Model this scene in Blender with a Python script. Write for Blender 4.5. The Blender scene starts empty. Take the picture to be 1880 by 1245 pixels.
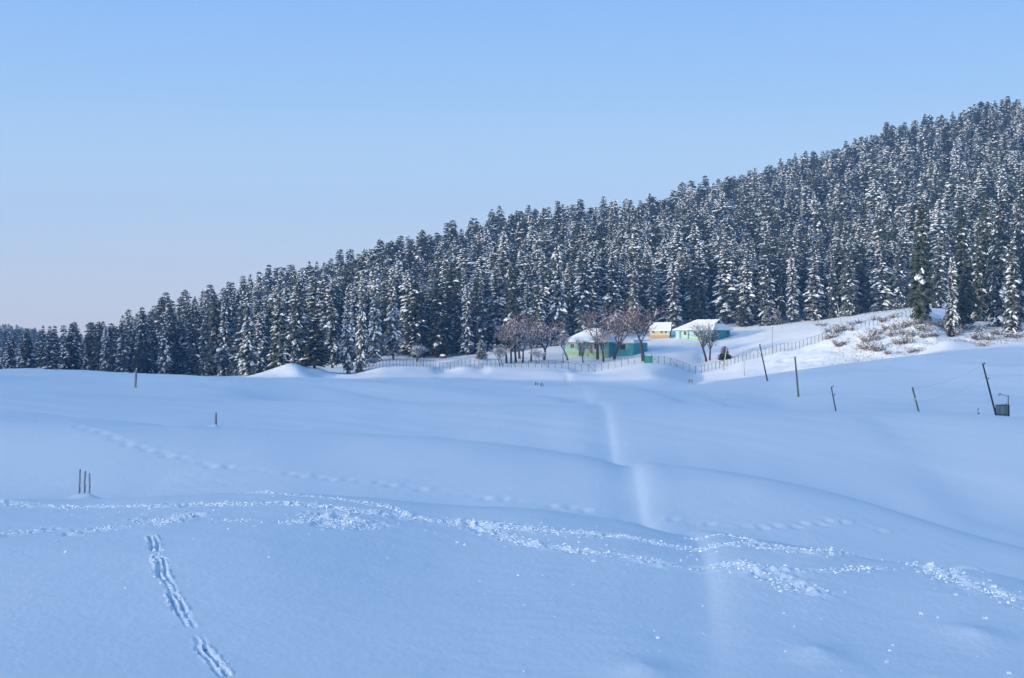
import bpy, math, random
import numpy as np
from mathutils import Vector, Matrix

random.seed(7)
RNG = np.random.default_rng(11)
SC = bpy.context.scene
COL = SC.collection
F = 2611.0          # focal length in photo pixels (1880 wide)
CX, HZ = 940.0, 622.5

# ------------------------------------------------------------------ helpers
def mesh_obj(name, verts, faces, mats, parent=None, midx=None, smooth=False, uv=None):
    me = bpy.data.meshes.new(name)
    me.from_pydata([tuple(v) for v in verts], [], [tuple(f) for f in faces])
    for m in (mats if isinstance(mats, (list, tuple)) else [mats]):
        me.materials.append(m)
    if midx is not None:
        me.polygons.foreach_set('material_index', np.asarray(midx, dtype=np.int32))
    if smooth:
        me.polygons.foreach_set('use_smooth', np.ones(len(me.polygons), dtype=bool))
    me.update()
    o = bpy.data.objects.new(name, me)
    COL.objects.link(o)
    if parent is not None:
        o.parent = parent
    return o

def tag(o, label=None, cat=None, group=None, kind=None):
    if label: o['label'] = label
    if cat: o['category'] = cat
    if group: o['group'] = group
    if kind: o['kind'] = kind
    return o

def empty(name, loc, rz=0.0, label=None, cat=None, group=None):
    o = bpy.data.objects.new(name, None)
    o.empty_display_size = 0.5
    o.location = loc
    o.rotation_euler = (0, 0, rz)
    COL.objects.link(o)
    return tag(o, label, cat, group)

class MB:
    """collects shapes, builds ONE mesh object"""
    def __init__(s):
        s.v, s.f, s.m = [], [], []
    def add(s, v, f, m=0):
        n = len(s.v)
        s.v += [tuple(p) for p in v]
        s.f += [tuple(i + n for i in q) for q in f]
        s.m += [m] * len(f)
    def box(s, x0, x1, y0, y1, z0, z1, m=0):
        v = [(x0,y0,z0),(x1,y0,z0),(x1,y1,z0),(x0,y1,z0),(x0,y0,z1),(x1,y0,z1),(x1,y1,z1),(x0,y1,z1)]
        s.add(v, [(3,2,1,0),(4,5,6,7),(0,1,5,4),(1,2,6,5),(2,3,7,6),(3,0,4,7)], m)
    def tube(s, pts, rad, n=6, m=0, cap=True):
        pts = [Vector(p) for p in pts]
        rads = rad if isinstance(rad, (list, tuple)) else [rad] * len(pts)
        base = len(s.v)
        for i, p in enumerate(pts):
            d = (pts[min(i + 1, len(pts) - 1)] - pts[max(i - 1, 0)])
            if d.length < 1e-9: d = Vector((0, 0, 1))
            d.normalize()
            a = Vector((0, 0, 1)) if abs(d.z) < 0.9 else Vector((1, 0, 0))
            u = d.cross(a).normalized(); w = d.cross(u)
            for k in range(n):
                t = 2 * math.pi * k / n
                s.v.append(tuple(p + (u * math.cos(t) + w * math.sin(t)) * rads[i]))
        for i in range(len(pts) - 1):
            for k in range(n):
                a = base + i * n + k; b = base + i * n + (k + 1) % n
                s.f.append((a, b, b + n, a + n)); s.m.append(m)
        if cap:
            s.f.append(tuple(base + k for k in range(n))); s.m.append(m)
            l = base + (len(pts) - 1) * n
            s.f.append(tuple(l + k for k in reversed(range(n)))); s.m.append(m)
    def build(s, name, mats, parent=None, smooth=False):
        return mesh_obj(name, s.v, s.f, mats, parent, s.m, smooth)

def smoothstep(a, b, x):
    t = np.clip((x - a) / (b - a), 0, 1)
    return t * t * (3 - 2 * t)

def _hash(ix, iy, seed):
    h = (ix.astype(np.int64) * 374761393 + iy.astype(np.int64) * 668265263 + seed * 974634541) & 0x7fffffff
    h = ((h ^ (h >> 13)) * 1274126177) & 0x7fffffff
    h = (h ^ (h >> 16)) & 0xffff
    return h / 65535.0

def vnoise(x, y, seed=0):
    ix = np.floor(x); iy = np.floor(y)
    fx = x - ix; fy = y - iy
    fx = fx * fx * fx * (fx * (fx * 6 - 15) + 10); fy = fy * fy * fy * (fy * (fy * 6 - 15) + 10)
    a = _hash(ix, iy, seed); b = _hash(ix + 1, iy, seed)
    c = _hash(ix, iy + 1, seed); d = _hash(ix + 1, iy + 1, seed)
    return (a + (b - a) * fx + (c - a) * fy + (a - b - c + d) * fx * fy) * 2 - 1

# ------------------------------------------------------------------ materials
def new_mat(name):
    m = bpy.data.materials.new(name)
    m.use_nodes = True
    nt = m.node_tree
    b = nt.nodes['Principled BSDF']
    return m, nt, b

def simple_mat(name, col, rough=0.8, var=0.25, scale=3.0, spec=0.2, bump=0.0, metallic=0.0):
    m, nt, b = new_mat(name)
    tc = nt.nodes.new('ShaderNodeTexCoord')
    nz = nt.nodes.new('ShaderNodeTexNoise'); nz.inputs['Scale'].default_value = scale
    nz.inputs['Detail'].default_value = 5
    nt.links.new(tc.outputs['Object'], nz.inputs['Vector'])
    cr = nt.nodes.new('ShaderNodeValToRGB')
    cr.color_ramp.elements[0].position = 0.3; cr.color_ramp.elements[1].position = 0.7
    cr.color_ramp.elements[0].color = tuple(c * (1 - var) for c in col) + (1,)
    cr.color_ramp.elements[1].color = tuple(min(1, c * (1 + var)) for c in col) + (1,)
    nt.links.new(nz.outputs['Fac'], cr.inputs['Fac'])
    nt.links.new(cr.outputs['Color'], b.inputs['Base Color'])
    b.inputs['Roughness'].default_value = rough
    b.inputs['Specular IOR Level'].default_value = spec
    b.inputs['Metallic'].default_value = metallic
    if bump:
        bp = nt.nodes.new('ShaderNodeBump'); bp.inputs['Strength'].default_value = bump
        nt.links.new(nz.outputs['Fac'], bp.inputs['Height'])
        nt.links.new(bp.outputs['Normal'], b.inputs['Normal'])
    return m

SNOW_COL = (0.82, 0.87, 0.93)
def snow_ground_mat():
    m, nt, b = new_mat('snow_surface')
    tc = nt.nodes.new('ShaderNodeTexCoord')
    def noise(scale, detail, stretch=None):
        n = nt.nodes.new('ShaderNodeTexNoise'); n.inputs['Scale'].default_value = scale
        n.inputs['Detail'].default_value = detail
        if stretch:
            mp = nt.nodes.new('ShaderNodeMapping'); mp.inputs['Scale'].default_value = stretch
            nt.links.new(tc.outputs['Object'], mp.inputs['Vector']); nt.links.new(mp.outputs['Vector'], n.inputs['Vector'])
        else:
            nt.links.new(tc.outputs['Object'], n.inputs['Vector'])
        return n
    fine = noise(9.0, 4); mid = noise(0.7, 5, (1, 0.5, 1))
    grain = noise(38.0, 2)
    b1 = nt.nodes.new('ShaderNodeBump'); b1.inputs['Strength'].default_value = 0.35; b1.inputs['Distance'].default_value = 0.03
    b2 = nt.nodes.new('ShaderNodeBump'); b2.inputs['Strength'].default_value = 0.35; b2.inputs['Distance'].default_value = 0.12
    b3 = nt.nodes.new('ShaderNodeBump'); b3.inputs['Strength'].default_value = 0.3; b3.inputs['Distance'].default_value = 0.012
    nt.links.new(fine.outputs['Fac'], b1.inputs['Height'])
    nt.links.new(mid.outputs['Fac'], b2.inputs['Height'])
    nt.links.new(grain.outputs['Fac'], b3.inputs['Height'])
    nt.links.new(b2.outputs['Normal'], b1.inputs['Normal'])
    nt.links.new(b1.outputs['Normal'], b3.inputs['Normal'])
    nt.links.new(b3.outputs['Normal'], b.inputs['Normal'])
    b.inputs['Base Color'].default_value = SNOW_COL + (1,)
    b.inputs['Roughness'].default_value = 0.75
    b.inputs['Specular IOR Level'].default_value = 0.15
    return m

def snow_load_mat():
    m, nt, b = new_mat('snow_load')
    b.inputs['Base Color'].default_value = (0.78, 0.82, 0.87, 1)
    b.inputs['Roughness'].default_value = 0.8
    b.inputs['Specular IOR Level'].default_value = 0.1
    tc = nt.nodes.new('ShaderNodeTexCoord')
    n = nt.nodes.new('ShaderNodeTexNoise'); n.inputs['Scale'].default_value = 2.5
    bp = nt.nodes.new('ShaderNodeBump'); bp.inputs['Strength'].default_value = 0.5; bp.inputs['Distance'].default_value = 0.2
    nt.links.new(tc.outputs['Object'], n.inputs['Vector'])
    nt.links.new(n.outputs['Fac'], bp.inputs['Height']); nt.links.new(bp.outputs['Normal'], b.inputs['Normal'])
    return m

def needle_mat(name, dust, tint):
    """dark needles, dusted with snow on the faces that look up"""
    m, nt, b = new_mat(name)
    tc = nt.nodes.new('ShaderNodeTexCoord')
    n1 = nt.nodes.new('ShaderNodeTexNoise'); n1.inputs['Scale'].default_value = 0.9; n1.inputs['Detail'].default_value = 4
    n2 = nt.nodes.new('ShaderNodeTexNoise'); n2.inputs['Scale'].default_value = 3.2; n2.inputs['Detail'].default_value = 3
    for n in (n1, n2): nt.links.new(tc.outputs['Object'], n.inputs['Vector'])
    oi = nt.nodes.new('ShaderNodeObjectInfo')
    cr = nt.nodes.new('ShaderNodeValToRGB')
    cr.color_ramp.elements[0].position = 0.25; cr.color_ramp.elements[1].position = 0.8
    cr.color_ramp.elements[0].color = (0.018 * tint[0], 0.028 * tint[1], 0.026 * tint[2], 1)
    cr.color_ramp.elements[1].color = (0.062 * tint[0], 0.074 * tint[1], 0.048 * tint[2], 1)
    mx = nt.nodes.new('ShaderNodeMath'); mx.operation = 'MULTIPLY_ADD'
    mx.inputs[1].default_value = 0.45; 
    nt.links.new(oi.outputs['Random'], mx.inputs[0])
    ad = nt.nodes.new('ShaderNodeMath'); ad.operation = 'SUBTRACT'; ad.inputs[1].default_value = 0.22
    nt.links.new(n1.outputs['Fac'], ad.inputs[0]); nt.links.new(ad.outputs[0], mx.inputs[2])
    nt.links.new(mx.outputs[0], cr.inputs['Fac'])
    # dusting
    gt = nt.nodes.new('ShaderNodeMath'); gt.operation = 'ADD'
    nt.links.new(n2.outputs['Fac'], gt.inputs[0]); nt.links.new(n1.outputs['Fac'], gt.inputs[1])
    mr = nt.nodes.new('ShaderNodeMapRange')
    mr.inputs['From Min'].default_value = 1.12 - dust; mr.inputs['From Max'].default_value = 1.27 - dust
    mr.inputs['To Max'].default_value = 0.32
    nt.links.new(gt.outputs[0], mr.inputs['Value'])
    mix = nt.nodes.new('ShaderNodeMix'); mix.data_type = 'RGBA'
    nt.links.new(mr.outputs['Result'], mix.inputs['Factor'])
    nt.links.new(cr.outputs['Color'], mix.inputs['A'])
    mix.inputs['B'].default_value = (0.8, 0.84, 0.9, 1)
    nt.links.new(mix.outputs['Result'], b.inputs['Base Color'])
    b.inputs['Roughness'].default_value = 0.85
    b.inputs['Specular IOR Level'].default_value = 0.1
    return m

M = {}
M['snow'] = snow_ground_mat()
M['load'] = snow_load_mat()
M['clod'] = simple_mat('snow_clod', (0.86, 0.89, 0.93), 0.8, 0.03, 4, 0.1)
M['needle_heavy'] = needle_mat('needles_heavy', 0.13, (.9, .95, 1.05))
M['needle_mid'] = needle_mat('needles_mid', 0.09, (.9, .95, 1.05))
M['needle_light'] = needle_mat('needles_light', 0.0, (.95, .95, 0.9))
M['bark'] = simple_mat('conifer_bark', (0.10, 0.065, 0.045), 0.9, 0.4, 2.5, 0.1, 0.4)
M['grey_bark'] = simple_mat('bare_bark', (0.055, 0.046, 0.046), 0.9, 0.4, 3.0, 0.1, 0.4)
M['twig'] = simple_mat('red_twig', (0.155, 0.10, 0.088), 0.9, 0.3, 2.0, 0.1)
M['dry'] = simple_mat('dry_shrub', (0.19, 0.155, 0.125), 0.9, 0.35, 2.0, 0.1)
M['wood'] = simple_mat('grey_wood', (0.21, 0.215, 0.22), 0.85, 0.3, 6.0, 0.15, 0.3)
M['darkpole'] = simple_mat('dark_pole', (0.022, 0.022, 0.026), 0.7, 0.3, 4.0, 0.2)
M['greenpole'] = simple_mat('grey_green_pole', (0.11, 0.125, 0.10), 0.7, 0.25, 4.0, 0.2)
M['palepole'] = simple_mat('pale_pole', (0.36, 0.33, 0.27), 0.8, 0.2, 4.0, 0.2)
M['metal'] = simple_mat('fence_metal', (0.02, 0.032, 0.038), 0.55, 0.25, 5.0, 0.3)
M['wire'] = simple_mat('wire_metal', (0.02, 0.045, 0.055), 0.5, 0.2, 5.0, 0.3)
M['gate'] = simple_mat('gate_green', (0.012, 0.16, 0.125), 0.6, 0.2, 3.0, 0.3)
M['gatepanel'] = simple_mat('gate_mesh_green', (0.03, 0.22, 0.185), 0.6, 0.15, 3.0, 0.3)

def plank_mat(name, ca, cb, low=None, low_h=0.7):
    """painted vertical boards; a different paint on the plinth band below low_h (object z)"""
    m, nt, b = new_mat(name)
    tc = nt.nodes.new('ShaderNodeTexCoord')
    nz = nt.nodes.new('ShaderNodeTexNoise'); nz.inputs['Scale'].default_value = 1.3; nz.inputs['Detail'].default_value = 6
    mp = nt.nodes.new('ShaderNodeMapping'); mp.inputs['Scale'].default_value = (2.2, 2.2, 0.35)
    nt.links.new(tc.outputs['Object'], mp.inputs['Vector']); nt.links.new(mp.outputs['Vector'], nz.inputs['Vector'])
    cr = nt.nodes.new('ShaderNodeValToRGB')
    cr.color_ramp.elements[0].position = 0.32; cr.color_ramp.elements[1].position = 0.68
    cr.color_ramp.elements[0].color = ca + (1,); cr.color_ramp.elements[1].color = cb + (1,)
    nt.links.new(nz.outputs['Fac'], cr.inputs['Fac'])
    last = cr.outputs['Color']
    if low:
        sx = nt.nodes.new('ShaderNodeSeparateXYZ'); nt.links.new(tc.outputs['Object'], sx.inputs[0])
        lt = nt.nodes.new('ShaderNodeMapRange'); lt.inputs['From Min'].default_value = low_h - 0.12; lt.inputs['From Max'].default_value = low_h + 0.12
        nt.links.new(sx.outputs['Z'], lt.inputs['Value'])
        mix = nt.nodes.new('ShaderNodeMix'); mix.data_type = 'RGBA'
        nt.links.new(lt.outputs['Result'], mix.inputs['Factor'])
        mix.inputs['A'].default_value = low + (1,)
        nt.links.new(last, mix.inputs['B']); last = mix.outputs['Result']
    nt.links.new(last, b.inputs['Base Color'])
    b.inputs['Roughness'].default_value = 0.7
    b.inputs['Specular IOR Level'].default_value = 0.2
    return m
M['turq'] = plank_mat('turquoise_boards', (0.28, 0.50, 0.53), (0.38, 0.57, 0.58), (0.34, 0.42, 0.22), 0.3)
M['turqdark'] = plank_mat('turquoise_deep_and_shaded', (0.05, 0.25, 0.28), (0.08, 0.31, 0.34))  # shade of the house side walls put into the colour; also gable, trim
M['teal'] = plank_mat('teal_boards', (0.19, 0.42, 0.39), (0.26, 0.49, 0.45), (0.24, 0.38, 0.25), 0.15)
M['ochre'] = plank_mat('ochre_wall', (0.50, 0.43, 0.27), (0.58, 0.51, 0.34), (0.40, 0.30, 0.17), 0.9)
M['post'] = simple_mat('house_post', (0.02, 0.07, 0.07), 0.7, 0.2)
M['glass'] = simple_mat('window_dark', (0.03, 0.035, 0.04), 0.15, 0.2, 2, 0.5)
M['redframe'] = simple_mat('red_frame', (0.30, 0.045, 0.035), 0.7, 0.2)
M['pinkframe'] = simple_mat('pale_frame', (0.55, 0.45, 0.40), 0.7, 0.1)
M['gabledark'] = simple_mat('gable_boards', (0.035, 0.06, 0.08), 0.7, 0.3)
M['lamp'] = simple_mat('lamp_grey', (0.25, 0.27, 0.29), 0.4, 0.1, 5, 0.4)
M['black'] = simple_mat('black_metal', (0.02, 0.022, 0.026), 0.6, 0.2)
M['maroon'] = simple_mat('maroon_cloth', (0.10, 0.025, 0.035), 0.9, 0.3)
M['straw'] = simple_mat('straw', (0.45, 0.30, 0.13), 0.9, 0.3)

# ------------------------------------------------------------------ terrain
PXG = np.arange(-700, 2604, 4.0)
def curve(pts, sig=14):
    p = np.array(pts, float)
    v = np.interp(PXG, p[:, 0], p[:, 1])
    if sig:
        n = int(sig * 3 / 4) + 1
        k = np.exp(-0.5 * (np.arange(-n, n + 1) * 4 / sig) ** 2); k /= k.sum()
        v = np.convolve(np.pad(v, n, mode='edge'), k, mode='valid')
    return v
def zof(py, Y): return -(py - HZ) / F * Y

c = lambda v: np.full_like(PXG, v)
KY, KZ = [], []
def knot(Y, z): KY.append(Y); KZ.append(z)
knot(c(0), c(-1.7))
knot(c(12), c(-4.3))
Y2 = c(24.0); knot(Y2, zof(curve([(0, 1258), (900, 1262), (1500, 1275), (1880, 1275)]), Y2))
YA = curve([(0, 56), (900, 54), (1300, 51), (1880, 45)])
A = curve([(-300, 913), (0, 912), (300, 913), (500, 915), (700, 924), (1000, 939), (1140, 953), (1200, 962), (1260, 964), (1350, 974), (1500, 998), (1600, 1021), (1700, 1039), (1753, 1047), (1820, 1061), (1880, 1080), (2200, 1180)], 10)
zA = zof(A, YA)
Y3 = c(38.0); z2 = KZ[2]
z3 = z2 + (zA - z2) * (38 - 24) / (YA - 24) + curve([(0, 0.42), (900, 0.45), (1300, .6), (1500, 0.85), (1880, 0.8)])
knot(Y3, z3); knot(YA - 6, zA * (YA - 6) / YA - 0.16 - curve([(0, 0.0), (1300, .02), (1880, .10)])); knot(YA, zA)
YT = YA + 9; knot(YT, zA * YT / YA - curve([(0, 0.25), (900, 0.3), (1200, 0.4), (1880, 0.9)]))
YB = curve([(0, 98), (1000, 92), (1500, 84), (1880, 74)])
B = curve([(-300, 748), (0, 757), (200, 771), (400, 790), (600, 800), (750, 807), (850, 813), (940, 822), (1000, 831), (1080, 843), (1140, 854), (1200, 856), (1300, 868), (1400, 885), (1500, 908), (1600, 935), (1700, 965), (1800, 998), (1880, 1020), (2200, 1090)], 10)
zB = zof(B, YB); knot(YB - 10, zB * (YB - 10) / YB - curve([(0, .22), (500, .2), (1000, .12), (1880, .12)])); knot(YB, zB)
YT = YB + 14; knot(YT, zB * YT / YB - curve([(0, 0.2), (400, 0.25), (900, 0.5), (1200, 0.45), (1500, 0.7), (1880, 1.1)]))
YC = c(170.0)
C_ = curve([(-300, 712), (0, 716), (470, 735), (760, 737), (1090, 740), (1300, 745), (1520, 752), (1700, 759), (1880, 769), (2200, 790)])
zC = zof(C_, YC); knot(YC - 22, zC * (YC - 22) / YC - curve([(0, .34), (420, .32), (600, .12), (1880, .12)])); knot(YC, zC)
YE = curve([(0, 260), (1300, 258), (1500, 250), (1880, 250)])
E = curve([(-300, 668), (0, 678), (200, 685), (400, 691), (640, 697), (800, 703), (985, 711), (1080, 714), (1160, 716), (1250, 718), (1340, 728), (1440, 742), (1500, 738), (1600, 734), (1880, 738), (2200, 745)])
zE = zof(E, YE)
YT = c(192.0)
hid = curve([(0, 0), (420, 0), (520, 1), (2000, 1)], 40)
zl = zC + (zE - zC) * (YT - YC) / (YE - YC)
knot(YT, zl * (1 - hid) + hid * (zC * YT / YC - 0.5)); knot(YE, zE)
YT = c(312.0)
knot(YT, zof(curve([(-300, 705), (0, 706), (430, 707), (560, 709), (700, 708), (900, 714), (1000, 717), (1100, 717), (1160, 717), (1240, 717), (1300, 712), (1400, 702), (1500, 690), (1600, 681), (1700, 675), (1880, 665), (2200, 650)]), YT))
YF = c(352.0)
knot(YF, zof(curve([(-300, 705), (0, 705), (430, 703), (560, 705), (640, 698), (700, 694), (800, 694), (900, 699), (1000, 703), (1100, 708), (1160, 711), (1240, 711), (1290, 704), (1320, 697), (1400, 688), (1500, 673), (1600, 660), (1700, 649), (1740, 645), (1880, 634), (2200, 615)], 8), YF))
YT = c(378.0)
knot(YT, zof(curve([(-300, 705), (0, 705), (430, 700), (510, 686), (545, 677), (590, 697), (640, 691), (700, 684), (800, 688), (900, 687), (1000, 688), (1060, 689), (1100, 692), (1160, 689), (1200, 687), (1240, 695), (1275, 702), (1320, 699), (1400, 690), (1500, 675), (1600, 662), (1680, 655), (1700, 647), (1745, 630), (1800, 634), (1880, 628), (2200, 610)], 8), YT))
YG = curve([(0, 440), (1300, 440), (1500, 430), (1700, 415), (1880, 405)])
G = curve([(-300, 706), (0, 704), (420, 699), (460, 690), (495, 680), (512, 674), (532, 667), (548, 669), (562, 676), (585, 677), (612, 684), (645, 687), (680, 678), (700, 673), (740, 671), (790, 674), (808, 681), (825, 681), (850, 675), (865, 675), (885, 678), (900, 673), (960, 674), (1000, 674), (1040, 677), (1060, 682), (1095, 684), (1115, 680), (1150, 673), (1180, 668), (1190, 667.5), (1220, 669), (1235, 672), (1250, 678), (1275, 688), (1290, 685), (1310, 680), (1340, 672), (1360, 665), (1400, 657), (1420, 650), (1460, 640), (1490, 632), (1500, 630), (1540, 620), (1600, 605), (1650, 594), (1690, 589), (1720, 597), (1745, 610), (1800, 608), (1860, 608), (1900, 606), (2200, 590)], 5)
knot(YG, zof(G, YG))
YH2 = YG + 16
G2 = curve([(-300, 706), (0, 704), (430, 696), (500, 680), (560, 671), (590, 684), (640, 684), (700, 671), (800, 675), (900, 670), (1000, 670), (1040, 671), (1100, 675), (1190, 662), (1240, 665), (1290, 675), (1340, 664), (1400, 650), (1500, 622), (1600, 597), (1650, 586), (1700, 579), (1745, 600), (1800, 600), (1880, 598), (2200, 580)], 8)
knot(YH2, zof(G2, YH2))
YH = curve([(0, 600), (430, 560), (560, 530), (700, 530), (1000, 540), (1300, 550), (1880, 540)])
H = curve([(-300, 716), (0, 711), (200, 704), (430, 690), (500, 682), (560, 672), (640, 668), (700, 656), (800, 658), (900, 646), (1000, 632), (1100, 620), (1190, 612), (1240, 608), (1350, 604), (1400, 599), (1460, 592), (1500, 588), (1540, 582), (1600, 574), (1660, 566), (1720, 556), (1800, 552), (1880, 545), (2200, 510)])
knot(YH, zof(H, YH))
YR = curve([(-300, 620), (0, 660), (300, 720), (700, 810), (1000, 870), (1400, 930), (1880, 980), (2200, 1000)])
SKY = curve([(-300, 640), (0, 612), (100, 590), (270, 555), (400, 521), (500, 492), (600, 470), (650, 455), (700, 440), (800, 412), (900, 385), (1020, 372), (1100, 370), (1180, 362), (1300, 330), (1400, 303), (1500, 278), (1600, 240), (1700, 213), (1800, 194), (1880, 180), (2200, 130)])
R = SKY + F * curve([(0, 32), (400, 32.5), (700, 35.5), (1880, 36)]) / YR
knot(YR, zof(R, YR))
YT = YR + 140; knot(YT, KZ[-1] - 22)
YFAR = c(1330.0); knot(YFAR, zof(curve([(-700, 640), (0, 652), (60, 655), (160, 690), (500, 700), (2600, 700)]), YFAR))
knot(c(1700.0), c(-70.0))
KY = np.array(KY); KZ = np.array(KZ)          # (K, NP)
# pchip slopes
HK = np.diff(KY, axis=0); DK = np.diff(KZ, axis=0) / HK
SL = np.zeros_like(KZ)
for k in range(1, len(KY) - 1):
    d0, d1 = DK[k - 1], DK[k]; h0, h1 = HK[k - 1], HK[k]
    w1, w2 = 2 * h1 + h0, h1 + 2 * h0
    with np.errstate(divide='ignore', invalid='ignore'):
        s = (w1 + w2) / (w1 / d0 + w2 / d1)
    s = np.where(d0 * d1 > 0, s, 0.0)
    # keep a little of the plain average so that crests are round, not flat-topped
    SL[k] = s
SL[0] = DK[0]; SL[-1] = DK[-1]

# sun: travels to the right and away from the camera, low
SUN_AZ = math.radians(22.0)      # direction of travel in plan, from +X towards +Y
SUN_EL = math.radians(10.5)
RA, RB = np.array([-700.0, 500.0]), np.array([-150.0, -216.0])   # line of the unseen hill added to shade the meadow
# where the edge of its shadow should lie: x, y, z
EDGE = [(-420, 700, 25), (-330, 660, 22), (-216, 620, 14), (-150, 580, 6), (-108, 505, -10), (-98, 445, -11), (-90, 428, -11), (-94, 393, -11), (-56, 356, -10), (-20, 352, -10.5), (45, 362, -9), (64, 353, -7), (98, 353, -4), (128, 352, -1.5), (118, 240, -4), (95, 130, -6), (65, 62, -6), (45, 10, -4)]
SHADE_RIDGE = []
for ex, ey, ez in EDGE:
    d_ = np.array([math.cos(SUN_AZ), math.sin(SUN_AZ)]); u_ = RB - RA
    t_, l_ = np.linalg.solve(np.array([[u_[0], d_[0]], [u_[1], d_[1]]]), np.array([ex - RA[0], ey - RA[1]]))
    SHADE_RIDGE.append((float(t_), float(ez + l_ * math.tan(SUN_EL))))
SHADE_RIDGE.sort()

PATHS = {}
def to_xy(pts):   # (px, Y) -> x, y
    return np.array([((p - CX) / F * Y, Y) for p, Y in pts])

def seg_dist(x, y, P):
    """distance to polyline and signed side (positive = to the right of travel), parameter"""
    best = np.full(x.shape, 1e9); side = np.zeros(x.shape); par = np.zeros(x.shape)
    for i in range(len(P) - 1):
        a, b = P[i], P[i + 1]; d = b - a; L2 = (d ** 2).sum()
        t = np.clip(((x - a[0]) * d[0] + (y - a[1]) * d[1]) / L2, 0, 1)
        ex, ey = x - a[0] - t * d[0], y - a[1] - t * d[1]
        q = np.hypot(ex, ey); s = np.sign(ex * d[1] - ey * d[0])
        u = q < best
        best = np.where(u, q, best); side = np.where(u, s, side); par = np.where(u, i + t, par)
    return best, side, par

def base_height(x, y):
    r = np.hypot(x, y); th = np.arctan2(x, y)
    thc = np.clip(th, -0.5, 0.5)
    px = CX + F * np.tan(thc); Y = r * np.cos(thc)
    g = np.clip((px - PXG[0]) / 4.0, 0, len(PXG) - 1.001)
    i0 = g.astype(np.int64); f = g - i0
    z = np.full(x.shape, np.nan); 
    K = len(KY)
    yk = [KY[k][i0] * (1 - f) + KY[k][i0 + 1] * f for k in range(K)]
    for k in range(K - 1):
        m = (Y >= yk[k]) & (Y < yk[k + 1]) if k else (Y < yk[1])
        if k == K - 2: m = (Y >= yk[k])
        if not m.any(): continue
        ii, ff = i0[m], f[m]
        g2 = lambda T, kk: T[kk][ii] * (1 - ff) + T[kk][ii + 1] * ff
        h = yk[k + 1][m] - yk[k][m]; t = np.minimum((Y[m] - yk[k][m]) / h, 1.0)
        za, zb, sa, sb = g2(KZ, k), g2(KZ, k + 1), g2(SL, k), g2(SL, k + 1)
        t2, t3 = t * t, t * t * t
        z[m] = za * (2 * t3 - 3 * t2 + 1) + h * sa * (t3 - 2 * t2 + t) + zb * (3 * t2 - 2 * t3) + h * sb * (t3 - t2)
    # beyond the sides and behind the camera: a plain
    w = smoothstep(0.5, 0.85, np.abs(th))
    plain = -1.7 - 8.0 * smoothstep(0, 60, r)
    z = z * (1 - w) + plain * w
    # added hill to the left, out of view, shaped to keep the meadow in shade
    d = RB - RA; L = np.hypot(*d); u = d / L
    t = ((x - RA[0]) * u[0] + (y - RA[1]) * u[1]) / L
    dist = (x - RA[0]) * u[1] - (y - RA[1]) * u[0]
    hh = np.interp(np.clip(t, 0, 1), [p for p, _ in SHADE_RIDGE], [q for _, q in SHADE_RIDGE])
    end = np.exp(-(np.maximum(0, np.maximum(-t, t - 1)) * L / 90.0) ** 2)
    hill = (hh + 9.7) * end * np.exp(-np.abs(dist / 85.0) ** 2.2)
    hill *= smoothstep(0.42, 0.6, np.abs(th))
    return z + hill

TR = to_xy([(1308, 18), (1302, 28), (1292, 36), (1275, 46), (1235, 54), (1172, 66), (1158, 80), (1145, 93), (1122, 112), (1108, 140), (1096, 170), (1078, 200), (1065, 250), (1050, 320), (1036, 400), (1035, 438)])
# trails that carry snow clods: (pixel polyline on the near hump, half width in metres, strength)
TRAILS_PX = [
    ([(-40, 914), (0, 919), (120, 930), (300, 938), (450, 938), (540, 936), (640, 945), (760, 951), (860, 956), (1000, 966), (1150, 979), (1250, 989), (1330, 996), (1420, 1006), (1500, 1013), (1590, 1031), (1660, 1041), (1740, 1061), (1800, 1077), (1920, 1122)], 0.62, 1.0),
    ([(450, 917), (540, 921), (620, 927), (700, 935), (770, 951)], 0.35, 0.7),
    ([(860, 957), (950, 981), (1010, 991), (1080, 1001), (1150, 1011), (1225, 1024)], 0.45, 0.9),
    ([(1270, 972), (1360, 987), (1450, 1008)], 0.35, 0.7),
    ([(1270, 1026), (1350, 1033), (1420, 1056), (1490, 1080)], 0.5, 1.0),
    ([(1440, 1044), (1520, 1047), (1610, 1040)], 0.35, 0.7),
    ([(260, 965), (300, 972), (355, 955)], 0.6, 1.0),
    ([(-5, 992), (45, 985), (90, 980)], 0.5, 0.8),
    ([(140, 988), (185, 981), (225, 976)], 0.5, 0.7),
    ([(600, 955), (625, 968), (660, 962)], 0.9, 1.0),
    ([(410, 967), (470, 964)], 0.3, 0.6), ([(520, 968), (575, 964)], 0.35, 0.6),
    ([(279, 996), (287, 1025), (303, 1072)], -0.2, 1.0), ([(305, 1070), (318, 1094)], -0.16, 0.3), ([(316, 1098), (338, 1136)], -0.2, 1.0), ([(338, 1136), (358, 1168), (375, 1198)], -0.05, 0.2),
    ([(374, 1195), (414, 1242)], -0.18, 0.9), ([(1700, 1230), (1560, 1240)], 0.8, 0.15),
    ([(1800, 1068), (1880, 1085)], 0.4, 0.6),
]
STEPS = to_xy([(-20, 92), (60, 90), (140, 84), (240, 78), (390, 74), (560, 72.5), (780, 70), (920, 68.5), (1070, 67), (1190, 65.5), (1350, 64), (1450, 65), (1540, 67), (1640, 66)])
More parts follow.
